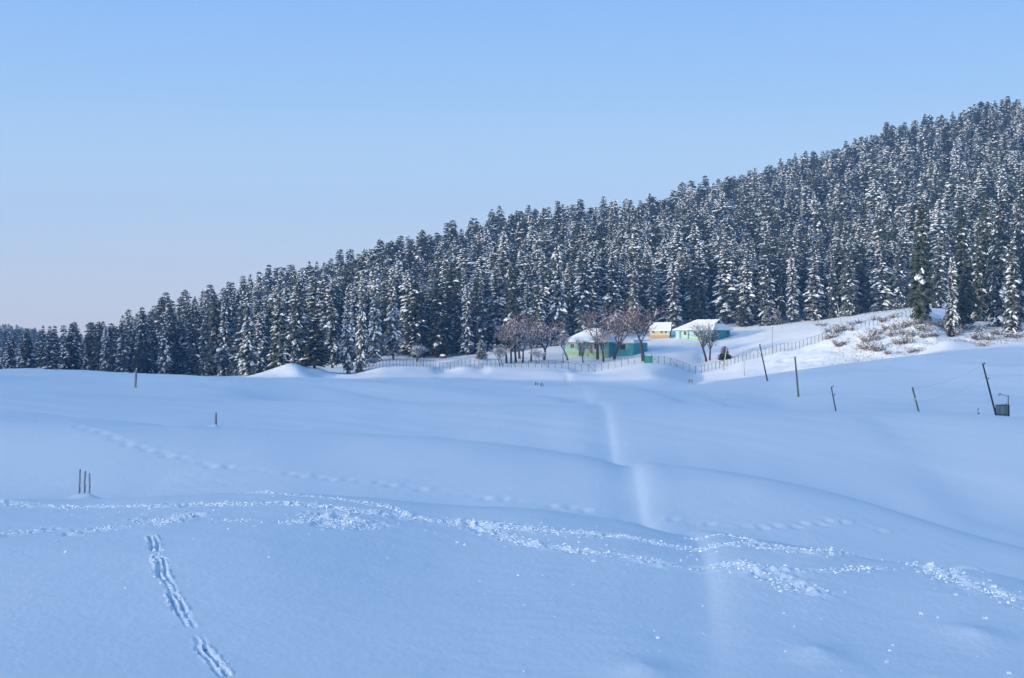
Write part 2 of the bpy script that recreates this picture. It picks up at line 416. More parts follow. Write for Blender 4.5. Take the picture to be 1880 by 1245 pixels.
FOLDS = [(to_xy([(1205, 258), (1260, 225), (1310, 190), (1330, 178)]), 2.2, -.45), (to_xy([(1310, 252), (1380, 215), (1440, 188), (1470, 176)]), 2.4, -.5), (to_xy([(120, 120), (230, 108), (330, 100)]), 2.5, -.35),
         (to_xy([(820, 122), (900, 108), (985, 98)]), 2.6, -.3), (to_xy([(1000, 235), (1060, 205), (1120, 180)]), 2.5, -.4), (to_xy([(1600, 150), (1740, 118), (1860, 98)]), 3.0, -.4), (to_xy([(560, 240), (700, 215), (860, 190)]), 3.5, -.35)]
FEATS = []    # filled below: trail polylines in metres
MOUNDS = []   # (x, y, radius, height)

def height(x, y, detail=True):
    x = np.asarray(x, float); y = np.asarray(y, float)
    z = base_height(x, y)
    r = np.hypot(x, y)
    # wind-rounded undulation, larger further away
    near = 1 - smoothstep(90, 200, r)
    z = z + near * (0.26 * vnoise(x / 8.5, y / 13, 3) + 0.035 * vnoise(x / 2.6, y / 4.2, 5)) \
          + smoothstep(80, 200, r) * ((0.38 + .2 * (1 - smoothstep(260, 330, r))) * vnoise(x / 17, y / 26, 9) + 0.10 * vnoise(x / 6, y / 10, 8))
    # wind streaks
    ca, sa = math.cos(math.radians(-32)), math.sin(math.radians(-32))
    u_, v_ = x * ca + y * sa, -x * sa + y * ca
    z = z + smoothstep(22, 40, r) * (1 - smoothstep(300, 360, r)) * (0.012 + 0.03 * smoothstep(50, 110, r)) * vnoise(u_ / 11 + .6 * vnoise(x / 9, y / 9, 52), v_ / (1.1 + 1.4 * smoothstep(60, 120, r)), 51)
    # rough broken ground on the shrubby bank at the right and near the forest
    rough = smoothstep(60, 85, x) * smoothstep(360, 385, y) * (1 - smoothstep(440, 500, y))
    z = z + rough * (0.5 * vnoise(x / 8, y / 9, 21) + 0.22 * vnoise(x / 2.3, y / 2.6, 22))
    # folds in the drifts
    m = (y > 60) & (y < 300) & (np.abs(x) < 70)
    if m.any():
        xm, ym = x[m], y[m]; dz = np.zeros(xm.shape)
        for P, w_, a_ in FOLDS:
            d, s, p = seg_dist(xm, ym, P); q_ = s * d / w_
            dz += a_ * np.where(q_ < 0, np.exp(-(q_ / 2.2) ** 2), np.exp(-q_ ** 2)) * smoothstep(0, .4, p) * smoothstep(0, .4, len(P) - 1 - p)
        z[m] += dz
    # buried ditch: a soft groove running away from the camera
    m = (np.abs(x - 7 - 0.02 * y) < 9) & (y > 22) & (y < 445)
    if m.any():
        xm, ym = x[m], y[m]
        d, s, p = seg_dist(xm, ym, TR)
        wd = np.minimum(0.34 + ym * 0.0036, 1.2)
        amp = (0.16 + 0.0011 * ym) * np.interp(ym, [23, 34, 45, 52, 62, 90, 130, 170, 200, 300, 400, 445], [0, .7, 1.3, 1.1, 1.1, 1.1, .8, .6, .45, .25, .3, .2])
        q_ = s * d; q_ = np.where(q_ < 0, q_ / (2.0 * wd), q_ / (0.8 * wd))
        z[m] += -0.85 * amp * np.exp(-q_ ** 2) + 0.20 * amp * np.exp(-((s * d - 2.2 * wd) / (1.2 * wd)) ** 2)
    if not detail:
        return z
    near = (r > 20) & (r < 75)
    if near.any():
        xn, yn = x[near], y[near]
        z[near] += 0.0026 * vnoise(xn / .34, yn / .5, 71) + 0.0024 * vnoise(xn / .12, yn / .2, 72) + 0.009 * np.maximum(0, vnoise(xn / 5, yn / 7, 73)) * vnoise(xn / .6, yn / .35, 74)
    for (px_, py_, rad, hh) in MOUNDS:
        m = (np.abs(x - px_) < rad * 4) & (np.abs(y - py_) < rad * 6)
        if m.any():
            q = np.hypot(x[m] - px_, (y[m] - py_) / 1.5)
            z[m] += hh * np.exp(-(q / rad) ** 1.5)
    m = (r > 20) & (r < 75) & (np.abs(np.arctan2(x, y)) < 0.42)
    if m.any():
        xm, ym = x[m], y[m]; dz = np.zeros(xm.shape)
        for P, hw, st in FEATS:
            lo, hi = P.min(0) - 3, P.max(0) + 3
            mm = (xm > lo[0]) & (xm < hi[0]) & (ym > lo[1]) & (ym < hi[1])
            if not mm.any(): continue
            d, s, p = seg_dist(xm[mm], ym[mm], P)
            if hw < 0:      # a sunk track: two ragged furrows with snow thrown up between and beside them
                n = vnoise(xm[mm] / 0.22, ym[mm] / 0.5, 35); n2 = vnoise(xm[mm] / 0.1, ym[mm] / 0.2, 36)
                q = s * d + 0.05 * vnoise(xm[mm] * 0, ym[mm] / 0.8, 37)
                e = np.clip(1.6 - d / 0.16, 0, 1)
                fur = np.exp(-((q - 0.075) / 0.038) ** 2) * (0.75 + 0.5 * n) + np.exp(-((q + 0.065) / 0.038) ** 2) * (0.7 - 0.6 * n)
                rim = np.exp(-((d - 0.15) / 0.045) ** 2) * (0.4 + 0.6 * n2) + np.exp(-(q / 0.03) ** 2) * 0.4
                dz[mm] += st * e * smoothstep(-.55, .1, vnoise(xm[mm] * 0 + 3.3, ym[mm] / 0.9, 38)) * (-0.17 * fur + 0.07 * rim + 0.025 * n2)
                continue
            e = np.exp(-(d / hw) ** 2 * 1.2) * (0.55 + 0.45 * vnoise(xm[mm] / 0.9, ym[mm] / 1.2, 31))
            n = 0.6 * vnoise(xm[mm] / 0.34, ym[mm] / 0.42, 32) + 0.5 * vnoise(xm[mm] / 0.15, ym[mm] / 0.2, 33)
            rut = -np.exp(-((d - hw * 0.45) / (hw * 0.3)) ** 2) * 0.6
            dz[mm] += st * e * (0.19 * n + 0.13 * rut + 0.05)
        z[m] += dz
    # animal footprints
    m = (y > 58) & (y < 96) & (np.abs(x) < 40)
    if m.any():
        xm, ym = x[m], y[m]
        d, s, p = seg_dist(xm, ym, STEPS)
        seg = np.hypot(*np.diff(STEPS, axis=0).T); cum = np.concatenate([[0], np.cumsum(seg)])
        L = np.interp(p, np.arange(len(STEPS)), cum)
        step = np.floor(L / 0.85)
        ph = (L / 0.85 - step - 0.5) * 0.85
        keep = _hash(step, step * 0 + 3, 5)
        off = (np.where(step % 2 == 0, 0.16, -0.16))
        q = (ph / 0.26) ** 2 + ((s * d - off) / 0.34) ** 2
        z[m] += -np.exp(-q) * np.where(keep > 0.3, 0.13, 0.03) * (d < 3) + 0.035 * np.exp(-((s*d+0.2)/0.5)**2) * (d < 3) * np.where(keep > .3, 1, 0)
    return z

def h1(x, y, detail=True): return float(height(np.array([x]), np.array([y]), detail)[0])

def ground_at(px, py, Y0=20.0, Y1=1000.0, n=3000):
    """first point of the ground along the line of sight of a photo pixel, beyond distance Y0"""
    Y = np.linspace(Y0, Y1, n)
    x = (px - CX) / F * Y
    g = height(x, Y, False); s = -(py - HZ) / F * Y
    hit = np.where(g >= s)[0]
    i = hit[0] if len(hit) else int(np.argmax(g - s))
    return float(x[i]), float(Y[i]), float(g[i])

def place(px, Y):
    x = (px - CX) / F * Y
    return x, Y, h1(x, Y, False)

for pts, hw, st in TRAILS_PX:
    # the hump is one slope: find each pixel's place on it
    P = []
    for px, py in pts:
        Ys = np.linspace(22, 60, 800); xs = (px - CX) / F * Ys
        e = np.abs(base_height(xs, Ys) + (py - HZ) / F * Ys)
        YAl = np.interp(px, PXG, YA) - 0.6
        e = np.where(Ys > YAl, 1e9, e)
        i = int(np.argmin(e)); P.append((xs[i], Ys[i]))
    FEATS.append((np.array(P), hw, st))

STAKES = [(146, 57.2), (155, 56.2), (164.5, 55.2)]
for px, Y in STAKES:
    MOUNDS.append(((px - CX) / F * Y - 0.05, Y - 0.1, 0.34, 0.26))
MOUNDS.append(((396 - CX) / F * 97, 96.6, 0.4, 0.32))
for (px, Y, s) in [(1790, 30, 1), (1500, 27.5, 1), (1180, 25.6, 1.0)]:
    MOUNDS.append(((px - CX) / F * Y, Y, 0.5, 0.15))
MOUNDS.append(((1795 - CX) / F * 45.4, 45.4, 0.55, 0.2)); MOUNDS.append(((1768 - CX) / F * 45.6, 45.6, 0.5, 0.16))
MOUNDS.append(((985 - CX) / F * 262, 262, 1.6, 0.5))

def build_ground():
    tin = np.linspace(math.radians(-21.5), math.radians(21.5), 1180)
    tl = np.linspace(math.radians(-180), math.radians(-21.5), 110)[:-1]
    tr = -tl[::-1]
    th = np.concatenate([tl, tin, tr])
    def rng(a, b, s): return np.arange(a, b, s)
    r = np.concatenate([[0.4], rng(2, 22, 2.0), rng(22, 34, 0.09), rng(34, 59, 0.11), rng(59, 110, 0.3), rng(110, 280, 0.9), rng(280, 345, 1.2), rng(345, 365, 0.6), rng(365, 430, 1.0), rng(430, 460, 0.6),
                        rng(460, 640, 2.0), rng(640, 1100, 8.0), rng(1100, 1720, 30)])
    T, Rr = np.meshgrid(th, r)
    x = (Rr * np.sin(T)).ravel(); y = (Rr * np.cos(T)).ravel()
    z = height(x, y)
    nr, nc = T.shape
    v = np.stack([x, y, z], 1).astype(np.float32)
    i = (np.arange(nr - 1)[:, None] * nc + np.arange(nc)[None, :])
    j = (np.arange(nr - 1)[:, None] * nc + (np.arange(nc)[None, :] + 1) % nc)
    f = np.stack([i, j, j + nc, i + nc], -1).reshape(-1, 4).astype(np.int32)
    f = f[:, ::-1]
    cap = np.arange(nc, dtype=np.int32)
    me = bpy.data.meshes.new('snowy_ground')
    me.vertices.add(len(v)); me.vertices.foreach_set('co', v.ravel())
    nl = f.size
    me.loops.add(nl); me.loops.foreach_set('vertex_index', f.ravel())
    me.polygons.add(len(f)); me.polygons.foreach_set('loop_start', np.arange(0, nl, 4, dtype=np.int32))
    me.polygons.foreach_set('use_smooth', np.ones(len(f), dtype=bool))
    me.materials.append(M['snow'])
    me.update(calc_edges=True)
    n = me.polygons[len(f) // 2].normal
    if n.z < 0: me.flip_normals()
    o = bpy.data.objects.new('snowy_ground', me); COL.objects.link(o)
    tag(o, kind='structure')
    return o
build_ground()

# loose snow clods along the trails
def clods():
    v, f = [], []
    ico = [(0, 0, 1), (.9, 0, .4), (.28, .85, .45), (-.72, .53, .4), (-.72, -.53, .45), (.28, -.85, .4), (.72, .5, -.5), (-.28, .85, -.5), (-.9, 0, -.5), (-.28, -.85, -.5), (.72, -.5, -.5)]
    fc = [(0,1,2),(0,2,3),(0,3,4),(0,4,5),(0,5,1),(1,6,2),(2,6,7),(2,7,3),(3,7,8),(3,8,4),(4,8,9),(4,9,5),(5,9,10),(5,10,1),(1,10,6)]
    pts = []
    for P, hw, st in FEATS:
        hw = abs(hw); seg = np.hypot(*np.diff(P, axis=0).T); cum = np.concatenate([[0], np.cumsum(seg)])
        n = int(cum[-1] * 105 * st * (0.45 + hw * 0.6) * (0.3 if hw < .25 else 1))
        L = RNG.uniform(0, cum[-1], n)
        cx = np.interp(L, cum, P[:, 0]); cy = np.interp(L, cum, P[:, 1])
        q = RNG.normal(0, hw * 0.5, n); q2 = RNG.normal(0, hw * 1.1, n)
        keep = (vnoise(cx / 1.3 + 7, cy / 1.3, 41) * 0.5 + 0.5) > RNG.uniform(-0.1, 0.85, n)
        for a, b, c_, d, k in zip(cx, cy, q, q2, keep):
            if k: pts.append((a + d * 0.5, b + c_, min(.05, RNG.gamma(2.0, 0.009) + 0.006)))
        for k in range(int(n * 0.010)):       # stray ones rolled down the slope
            i = RNG.integers(0, n); pts.append((cx[i] + RNG.normal(0, 1.5), cy[i] - abs(RNG.normal(0, 2.2)), RNG.uniform(0.02, 0.05)))
    for k in range(50):
        Y = RNG.uniform(25, 52); pts.append((RNG.uniform(-.37, .37) * Y, Y, RNG.uniform(0.012, 0.04)))
    for k in range(22):
        Y = RNG.uniform(25, 36); pts.append((RNG.uniform(.1, .37) * Y, Y, RNG.uniform(0.015, 0.05)))
    P = np.array(pts); P = P[P[:, 1] > 15]
    z = height(P[:, 0], P[:, 1])
    for (x, y, s), zz in zip(P, z):
        n = len(v); a = RNG.uniform(0, 6.28); ca, sa = math.cos(a), math.sin(a)
        sx, sy, sz = s * RNG.uniform(.7, 1.5), s * RNG.uniform(.7, 1.4), s * RNG.uniform(.6, 1.1)
        for p in ico:
            j = RNG.uniform(.8, 1.2)
            X, Yy = p[0] * sx * j, p[1] * sy * j
            v.append((x + X * ca - Yy * sa, y + X * sa + Yy * ca, zz + (p[2] * j + 0.25) * sz))
        f += [tuple(i + n for i in q) for q in fc]
    o = mesh_obj('snow_clods', v, f, M['clod'])
    tag(o, 'loose snow clods scattered along the trampled trail', 'snow clods', kind='stuff')
clods()
# ------------------------------------------------------------------ conifers
def crown_mesh(name, seed, snow, H=30.0, R=3.7, taper=0.72, z0=0.07):
    rg = np.random.default_rng(seed)
    v, f, mi = [], [], []
    def quadstrip(sp, le, ri, m):
        n = len(v)
        for a, b, c_ in zip(sp, le, ri): v.extend([tuple(a), tuple(b), tuple(c_)])
        for k in range(len(sp) - 1):
            a = n + 3 * k
            f.append((a, a + 3, a + 4, a + 1)); f.append((a, a + 2, a + 5, a + 3)); mi.extend([m, m])
    def pad(p, d, a, b, h):
        n = len(v); side = np.array([-d[1], d[0], 0.0]); dd = np.array(d)
        nn = 6
        for k in range(nn):
            t = 2 * math.pi * k / nn + rg.uniform(-.2, .2); q = rg.uniform(.8, 1.15)
            w = p + dd * math.cos(t) * a * q + side * math.sin(t) * b * q
            w = w - np.array([0, 0, abs(math.sin(t)) * b * .45 + .12 + max(0, math.cos(t)) * a * .35])
            v.append(tuple(w))
        v.append(tuple(p + np.array([rg.uniform(-.1, .1), rg.uniform(-.1, .1), h])))
        for k in range(nn):
            f.append((n + k, n + (k + 1) % nn, n + nn)); mi.append(1)
    nl = 38
    lump = rg.uniform(0, 6.28, 4)
    for l in range(nl):
        t = (l + rg.uniform(-.3, .3)) / nl
        t = min(max(t, 0), 0.985)
        z = H * (z0 + (1 - z0) * t)
        prof = (1 - t) ** taper * (0.80 + 0.2 * smoothstep(0, .18, np.array(t)))
        prof = float(prof) * (1 + 0.13 * math.sin(9 * t + lump[0]) + 0.08 * math.sin(23 * t + lump[1]))
        nb = max(4, int(8 - 3 * t))
        a0 = rg.uniform(0, 6.28)
        for k in range(nb):
            az = a0 + 6.283 * (k + rg.uniform(-.3, .3)) / nb
            L = max(.5, R * prof * rg.uniform(.68, 1.15) * (1 + 0.12 * math.sin(2 * az + lump[2]) ))
            d = np.array([math.cos(az), math.sin(az), 0.0]); sd = np.array([-d[1], d[0], 0.0])
            up = 0.35 * t ** 2 - 0.12 + rg.uniform(-.1, .08)
            zz = [0, up * .45 + .03, up * .7 - .06, up * .8 - .30]
            rr = [0.03, .42, .78, 1.0]
            base = np.array([0, 0, z + rg.uniform(-.25, .25)])
            sp = [base + d * L * r_ + np.array([0, 0, L * q]) for r_, q in zip(rr, zz)]
            ww = [0.10, .26 * L + .12, .20 * L + .12, .05]
            dr = rg.uniform(.5, .95)
            le = [p + sd * w * rg.uniform(.75, 1.2) + d * rg.uniform(-.25, .25) - np.array([0, 0, w * dr]) for p, w in zip(sp, ww)]
            ri = [p - sd * w * rg.uniform(.75, 1.2) + d * rg.uniform(-.25, .25) - np.array([0, 0, w * dr]) for p, w in zip(sp, ww)]
            quadstrip(sp, le, ri, 0)
            pat = 0.5 + .42 * math.sin(2 * az + 15 * t + lump[3]) + .3 * math.sin(27 * t + lump[2])
            if rg.uniform() < snow * max(.05, pat):
                i0 = 0 if rg.uniform() < .25 else 1
                kk = rg.uniform(.55, .95); kl, kr = kk * rg.uniform(.6, 1.1), kk * rg.uniform(.6, 1.1); hh = rg.uniform(.06, .16)
                upv = np.array([0, 0, hh])
                quadstrip([p + upv for p in sp[i0:]], [p + (l_ - p) * kl + upv * .5 for p, l_ in zip(sp[i0:], le[i0:])], [p + (r_ - p) * kr + upv * .5 for p, r_ in zip(sp[i0:], ri[i0:])], 1)
            # hanging sprays under the limb
            for q in range(3 if t < .8 else 1):
                s_ = rg.uniform(.3, .95); i = min(2, int(s_ * 3)); p = sp[i] + (sp[i + 1] - sp[i]) * (s_ * 3 - i)
                n = len(v); w = rg.uniform(.25, .5); hd = rg.uniform(.5, 1.1) * (0.6 + 0.4 * (1 - t))
                e = sd * w * math.cos(q * 1.9) + d * w * math.sin(q * 1.9)
                v.extend([tuple(p - e), tuple(p + e), tuple(p - np.array([0, 0, hd]) + e * rg.uniform(-.5, .5) + sd * rg.uniform(-.2, .2))])
                f.append((n, n + 1, n + 2)); mi.append(0)
            npad = rg.poisson(snow * .55)
            for q in range(npad):
                s_ = rg.uniform(.35, 1.0); i = min(2, int(s_ * 3)); p = sp[i] + (sp[i + 1] - sp[i]) * (s_ * 3 - i)
                sc = (0.6 + .5 * prof) * rg.uniform(.5, 1.3)
                pad(p + sd * rg.uniform(-.35, .35) * L * .3 + np.array([0, 0, .06]), d, .52 * sc, .36 * sc, .17 * sc)
    # leader
    n = len(v); zt = H
    for k in range(3):
        a = 2.1 * k; v.append((.25 * math.cos(a), .25 * math.sin(a), H * .955))
    v.append((0, 0, zt + .1)); f += [(n, n + 1, n + 3), (n + 1, n + 2, n + 3), (n + 2, n, n + 3)]; mi += [0] * 3
    me = bpy.data.meshes.new(name)
    me.from_pydata([tuple(map(float, p)) for p in v], [], f)
    return me, mi

PROTO = []     # (snow class, mesh)
def make_protos():
    spec = [('heavy', .95, 3.6, .42), ('heavy', .8, 4.0, .50), ('heavy', 1.1, 3.5, .36),
            ('mid', .5, 4.2, .44), ('mid', .6, 3.8, .36), ('mid', .42, 4.2, .54),
            ('light', .14, 4.3, .42), ('light', .24, 4.0, .36), ('light', .08, 4.4, .50)]
    for i, (cl, s, R_, tp) in enumerate(spec):
        me, mi = crown_mesh('crown', 100 + i, s, 30.0, R_, tp, 0.05 if i % 2 else 0.085)
        me.materials.append(M['needle_' + cl]); me.materials.append(M['load'])
        me.polygons.foreach_set('material_index', np.array(mi, dtype=np.int32)); me.update()
        PROTO.append((cl, me))
make_protos()

def trunk_mesh():
    b = MB()
    n = 9
    b.tube([(0, 0, -1.2), (0.02, 0, .4), (0.05, .03, 3), (.05, .05, 12), (0, 0, 29)], [.62, .48, .38, .27, .03], n)
    me = bpy.data.meshes.new('trunk'); me.from_pydata(b.v, [], b.f); me.materials.append(M['bark'])
    me.polygons.foreach_set('use_smooth', np.ones(len(me.polygons), dtype=bool)); me.update()
    return me
TRUNK = trunk_mesh()

# trees one can tell apart, read off the photo: px, base py, top py, width px, snow class
FRONT = [(345,687,562,46,'light'),(302,686,572,36,'mid'),(225,686,576,40,'mid'),(182,685,588,44,'light'),(132,684,592,40,'light'),(92,683,596,36,'mid'),(50,682,600,34,'light'),(18,682,612,30,'mid'),(262,686,560,38,'light'),
 (385,688,548,42,'mid'),(412,690,538,34,'heavy'),(455,690,528,36,'heavy'),(463,684,545,32,'heavy'),(512,676,532,44,'mid'),(545,672,500,34,'mid'),(577,690,572,54,'light'),(610,676,520,40,'mid'),(638,690,522,30,'heavy'),(664,676,502,27,'heavy'),(688,664,496,29,'heavy'),
 (722,660,488,32,'heavy'),(764,657,503,50,'light'),(803,657,507,54,'light'),(858,652,520,30,'heavy'),(882,648,505,34,'mid'),(940,646,478,44,'light'),(985,640,500,34,'mid'),(1025,634,432,40,'heavy'),(1072,628,452,46,'mid'),(1124,622,470,44,'mid'),(1163,612,474,30,'heavy'),(1196,608,490,28,'mid'),
 (1238,604,478,40,'heavy'),(1275,598,452,40,'light'),(1329,592,466,36,'heavy'),(1372,597,455,40,'heavy'),(1362,600,548,24,'light'),(1410,597,470,34,'mid'),(1428,594,482,30,'light'),(1455,592,470,32,'heavy'),(1494,588,446,46,'heavy'),(1530,584,462,28,'mid'),(1560,580,440,42,'mid'),(1615,568,382,50,'light'),(1652,567,420,34,'mid'),
 (1690,594,358,58,'light'),(1747,612,468,32,'heavy'),(1768,604,372,56,'light'),(1722,566,440,40,'mid'),(1833,600,336,58,'mid'),(1858,611,430,40,'mid'),(1795,590,400,40,'mid'),(1872,590,340,48,'mid'),(1812,590,352,46,'light'),
 (884,660,622,26,'heavy'),(1330,661,634,24,'light'),(1428,596,566,20,'heavy'),(660,690,664,22,'heavy'),(1408,598,560,20,'heavy'),(1745,618,585,18,'light')]
TREES = []     # dict(x,y,z,h,w,cls,px,py,top,tier)
def proto_of(cl, k=None):
    ids = [i for i, (c_, _) in enumerate(PROTO) if c_ == cl]
    return ids[(int(RNG.integers(0, 3)) if k is None else k) % 3]
for (px, pb, pt, wpx, cl) in FRONT:
    Y0 = 370 if px > 1660 else 436
    if px < 430: Y0 = 540
    if px == 1330: Y0 = 400
    if px == 660 or px == 638: Y0 = 445
    x, y, z = ground_at(px, pb, Y0)
    if px < 430 and y > 620: y = 560 + (px % 37); x, y, z = place(px, y)
    if y > 640: y = np.interp(px, PXG, YH) + 3; x, y, z = place(px, y)
    top = -(pt - HZ) / F * y
    h = max(4.0, top - z)
    if px == 1330: wpx = 26
    TREES.append(dict(x=x, y=y, z=z, h=h, w=wpx / F * y, cl=cl, px=px, fixed=True, p=proto_of(cl)))
n_fixed = len(TREES)
HOUSE_ZONE = [(1040, 1352, 575)]
def scatter():
    step = 7.6
    fx = np.array([(t['x'], t['y']) for t in TREES])
    for yy in np.arange(500, 1020, step):
        for xx in np.arange(-330, 470, step):
            x = xx + RNG.uniform(-.45, .45) * step; y = yy + RNG.uniform(-.45, .45) * step
            px = CX + F * x / y
            if px < -260 or px > 2080: continue
            yh = np.interp(px, PXG, YH); yr = np.interp(px, PXG, YR)
            if y < yh + 2 or y > yr + 26: continue
            if 1030 < px < 1360 and y < yh + 10: continue
            if 1855 < px < 1890 and y < yh + 60: continue
            if 698 < px < 716 and y < yh + 14: continue
            if np.min((fx[:, 0] - x) ** 2 + (fx[:, 1] - y) ** 2) < 22: continue
            if RNG.uniform() < 0.06: continue
            u = (y - yh) / max(yr - yh, 1)
            heavy = np.interp(u, [0, .3, .7, 1], [.42, .34, .22, .05]); light = np.interp(u, [0, .5, 1], [.25, .25, .55])
            if px < 420: heavy *= .45; light += .15
            q = RNG.uniform(); cl = 'heavy' if q < heavy else ('light' if q < heavy + light else 'mid')
            h = float(np.clip(RNG.normal(27, 4.4), 15, 36))
            h *= float(np.interp(px, [-100, 150, 330], [.58, .8, 1.0]))
            TREES.append(dict(x=x, y=y, z=None, h=h, w=h * RNG.uniform(.25, .42), cl=cl, px=px, fixed=False, p=proto_of(cl), u=u))
    A_ = np.array([(t['x'], t['y']) for t in TREES[n_fixed:]])
    zz = height(A_[:, 0], A_[:, 1], False)
    for t, z in zip(TREES[n_fixed:], zz): t['z'] = float(z)
scatter()
# how much of each tree shows above the nearer ones
prof = np.interp(np.arange(0, 1880, 2), PXG, E)
for t in sorted(TREES, key=lambda t: t['y']):
    t['pw'] = t['w'] * F / t['y']; t['top'] = HZ - F * (t['z'] + t['h']) / t['y']; t['base'] = HZ - F * t['z'] / t['y']
    a, b = int((t['px'] - t['pw'] / 2) / 2), int((t['px'] + t['pw'] / 2) / 2)
    t['vis'] = 0.0
    for k in range(max(0, a), min(939, b) + 1):
        e = abs((k * 2 + 1 - t['px']) / (t['pw'] / 2))
        tl = t['top'] + (t['base'] - t['top']) * min(1, e) ** 1.6 * .75
        t['vis'] += max(0, min(prof[k], t['base']) - tl) * 2
        prof[k] = min(prof[k], tl)
rank = sorted(TREES, key=lambda t: -t['vis'] - (1e6 if t['fixed'] else 0))
single = [t for t in rank if t['vis'] > 1][:300]
ids = set(id(t) for t in single)
rest = [t for t in TREES if id(t) not in ids]

ZONES = [(-999, 120, 'at the far low end'), (120, 235, 'left of the lone short stake'), (235, 330, 'behind the lone short stake'), (330, 430, 'left of the bright snowbank'), (430, 560, 'behind the bright snowbank'),
         (560, 690, 'right of the bright snowbank'), (690, 780, 'by the little ochre booth'), (780, 880, 'left of the bare tree grove'), (880, 1030, 'behind the bare tree grove'), (1030, 1180, 'behind the green bungalow'),
         (1180, 1240, 'behind the yellow hut'), (1240, 1350, 'behind the turquoise house'), (1350, 1470, 'right of the turquoise house'), (1470, 1590, 'above the leaning hillside pole'), (1590, 1710, 'above the shrubby bank'), (1710, 3000, 'near the right edge')]
def zone(px):
    for a, b, s in ZONES:
        if a <= px < b: return s
def tier(t):
    u = (t['y'] - np.interp(t['px'], PXG, YH)) / max(1, np.interp(t['px'], PXG, YR) - np.interp(t['px'], PXG, YH))
    if u < -.05: return 'before the forest,'
    if u < .03: return 'front row'
    if u < .22: return 'second rank'
    if u < .5: return 'low slope'
    if u < .8: return 'upper slope'
    return 'skyline'
ORD = ['first', 'second', 'third', 'fourth', 'fifth', 'sixth', 'seventh', 'eighth', 'ninth', 'tenth', 'eleventh', 'twelfth', 'thirteenth', 'fourteenth', 'fifteenth', 'sixteenth']
def unique_labels(items, text):
    """items: list of dicts with 'lab' and 'px'; where a label repeats, count from the left"""
    d = {}
    for t in items: d.setdefault(t['lab'], []).append(t)
    for lab, L in d.items():
        if len(L) == 1: continue
        L.sort(key=lambda t: t['px'])
        for i, t in enumerate(L):
            t['lab'] = (ORD[i] if i < len(ORD) else str(i + 1) + 'th') + ' from left, ' + lab
for t in single:
    sn = {'heavy': 'heavily snow-laden', 'mid': 'half snow-covered', 'light': 'dark'}[t['cl']]
    sh = 'tall' if t['h'] > 31 else ('small' if t['h'] < 16 else ('broad' if t['w'] / t['h'] > .26 else 'slim'))
    t['tier'] = tier(t)
    t['lab'] = '%s %s fir, %s %s' % (sn, sh, t['tier'], zone(t['px']))
unique_labels(single, None)
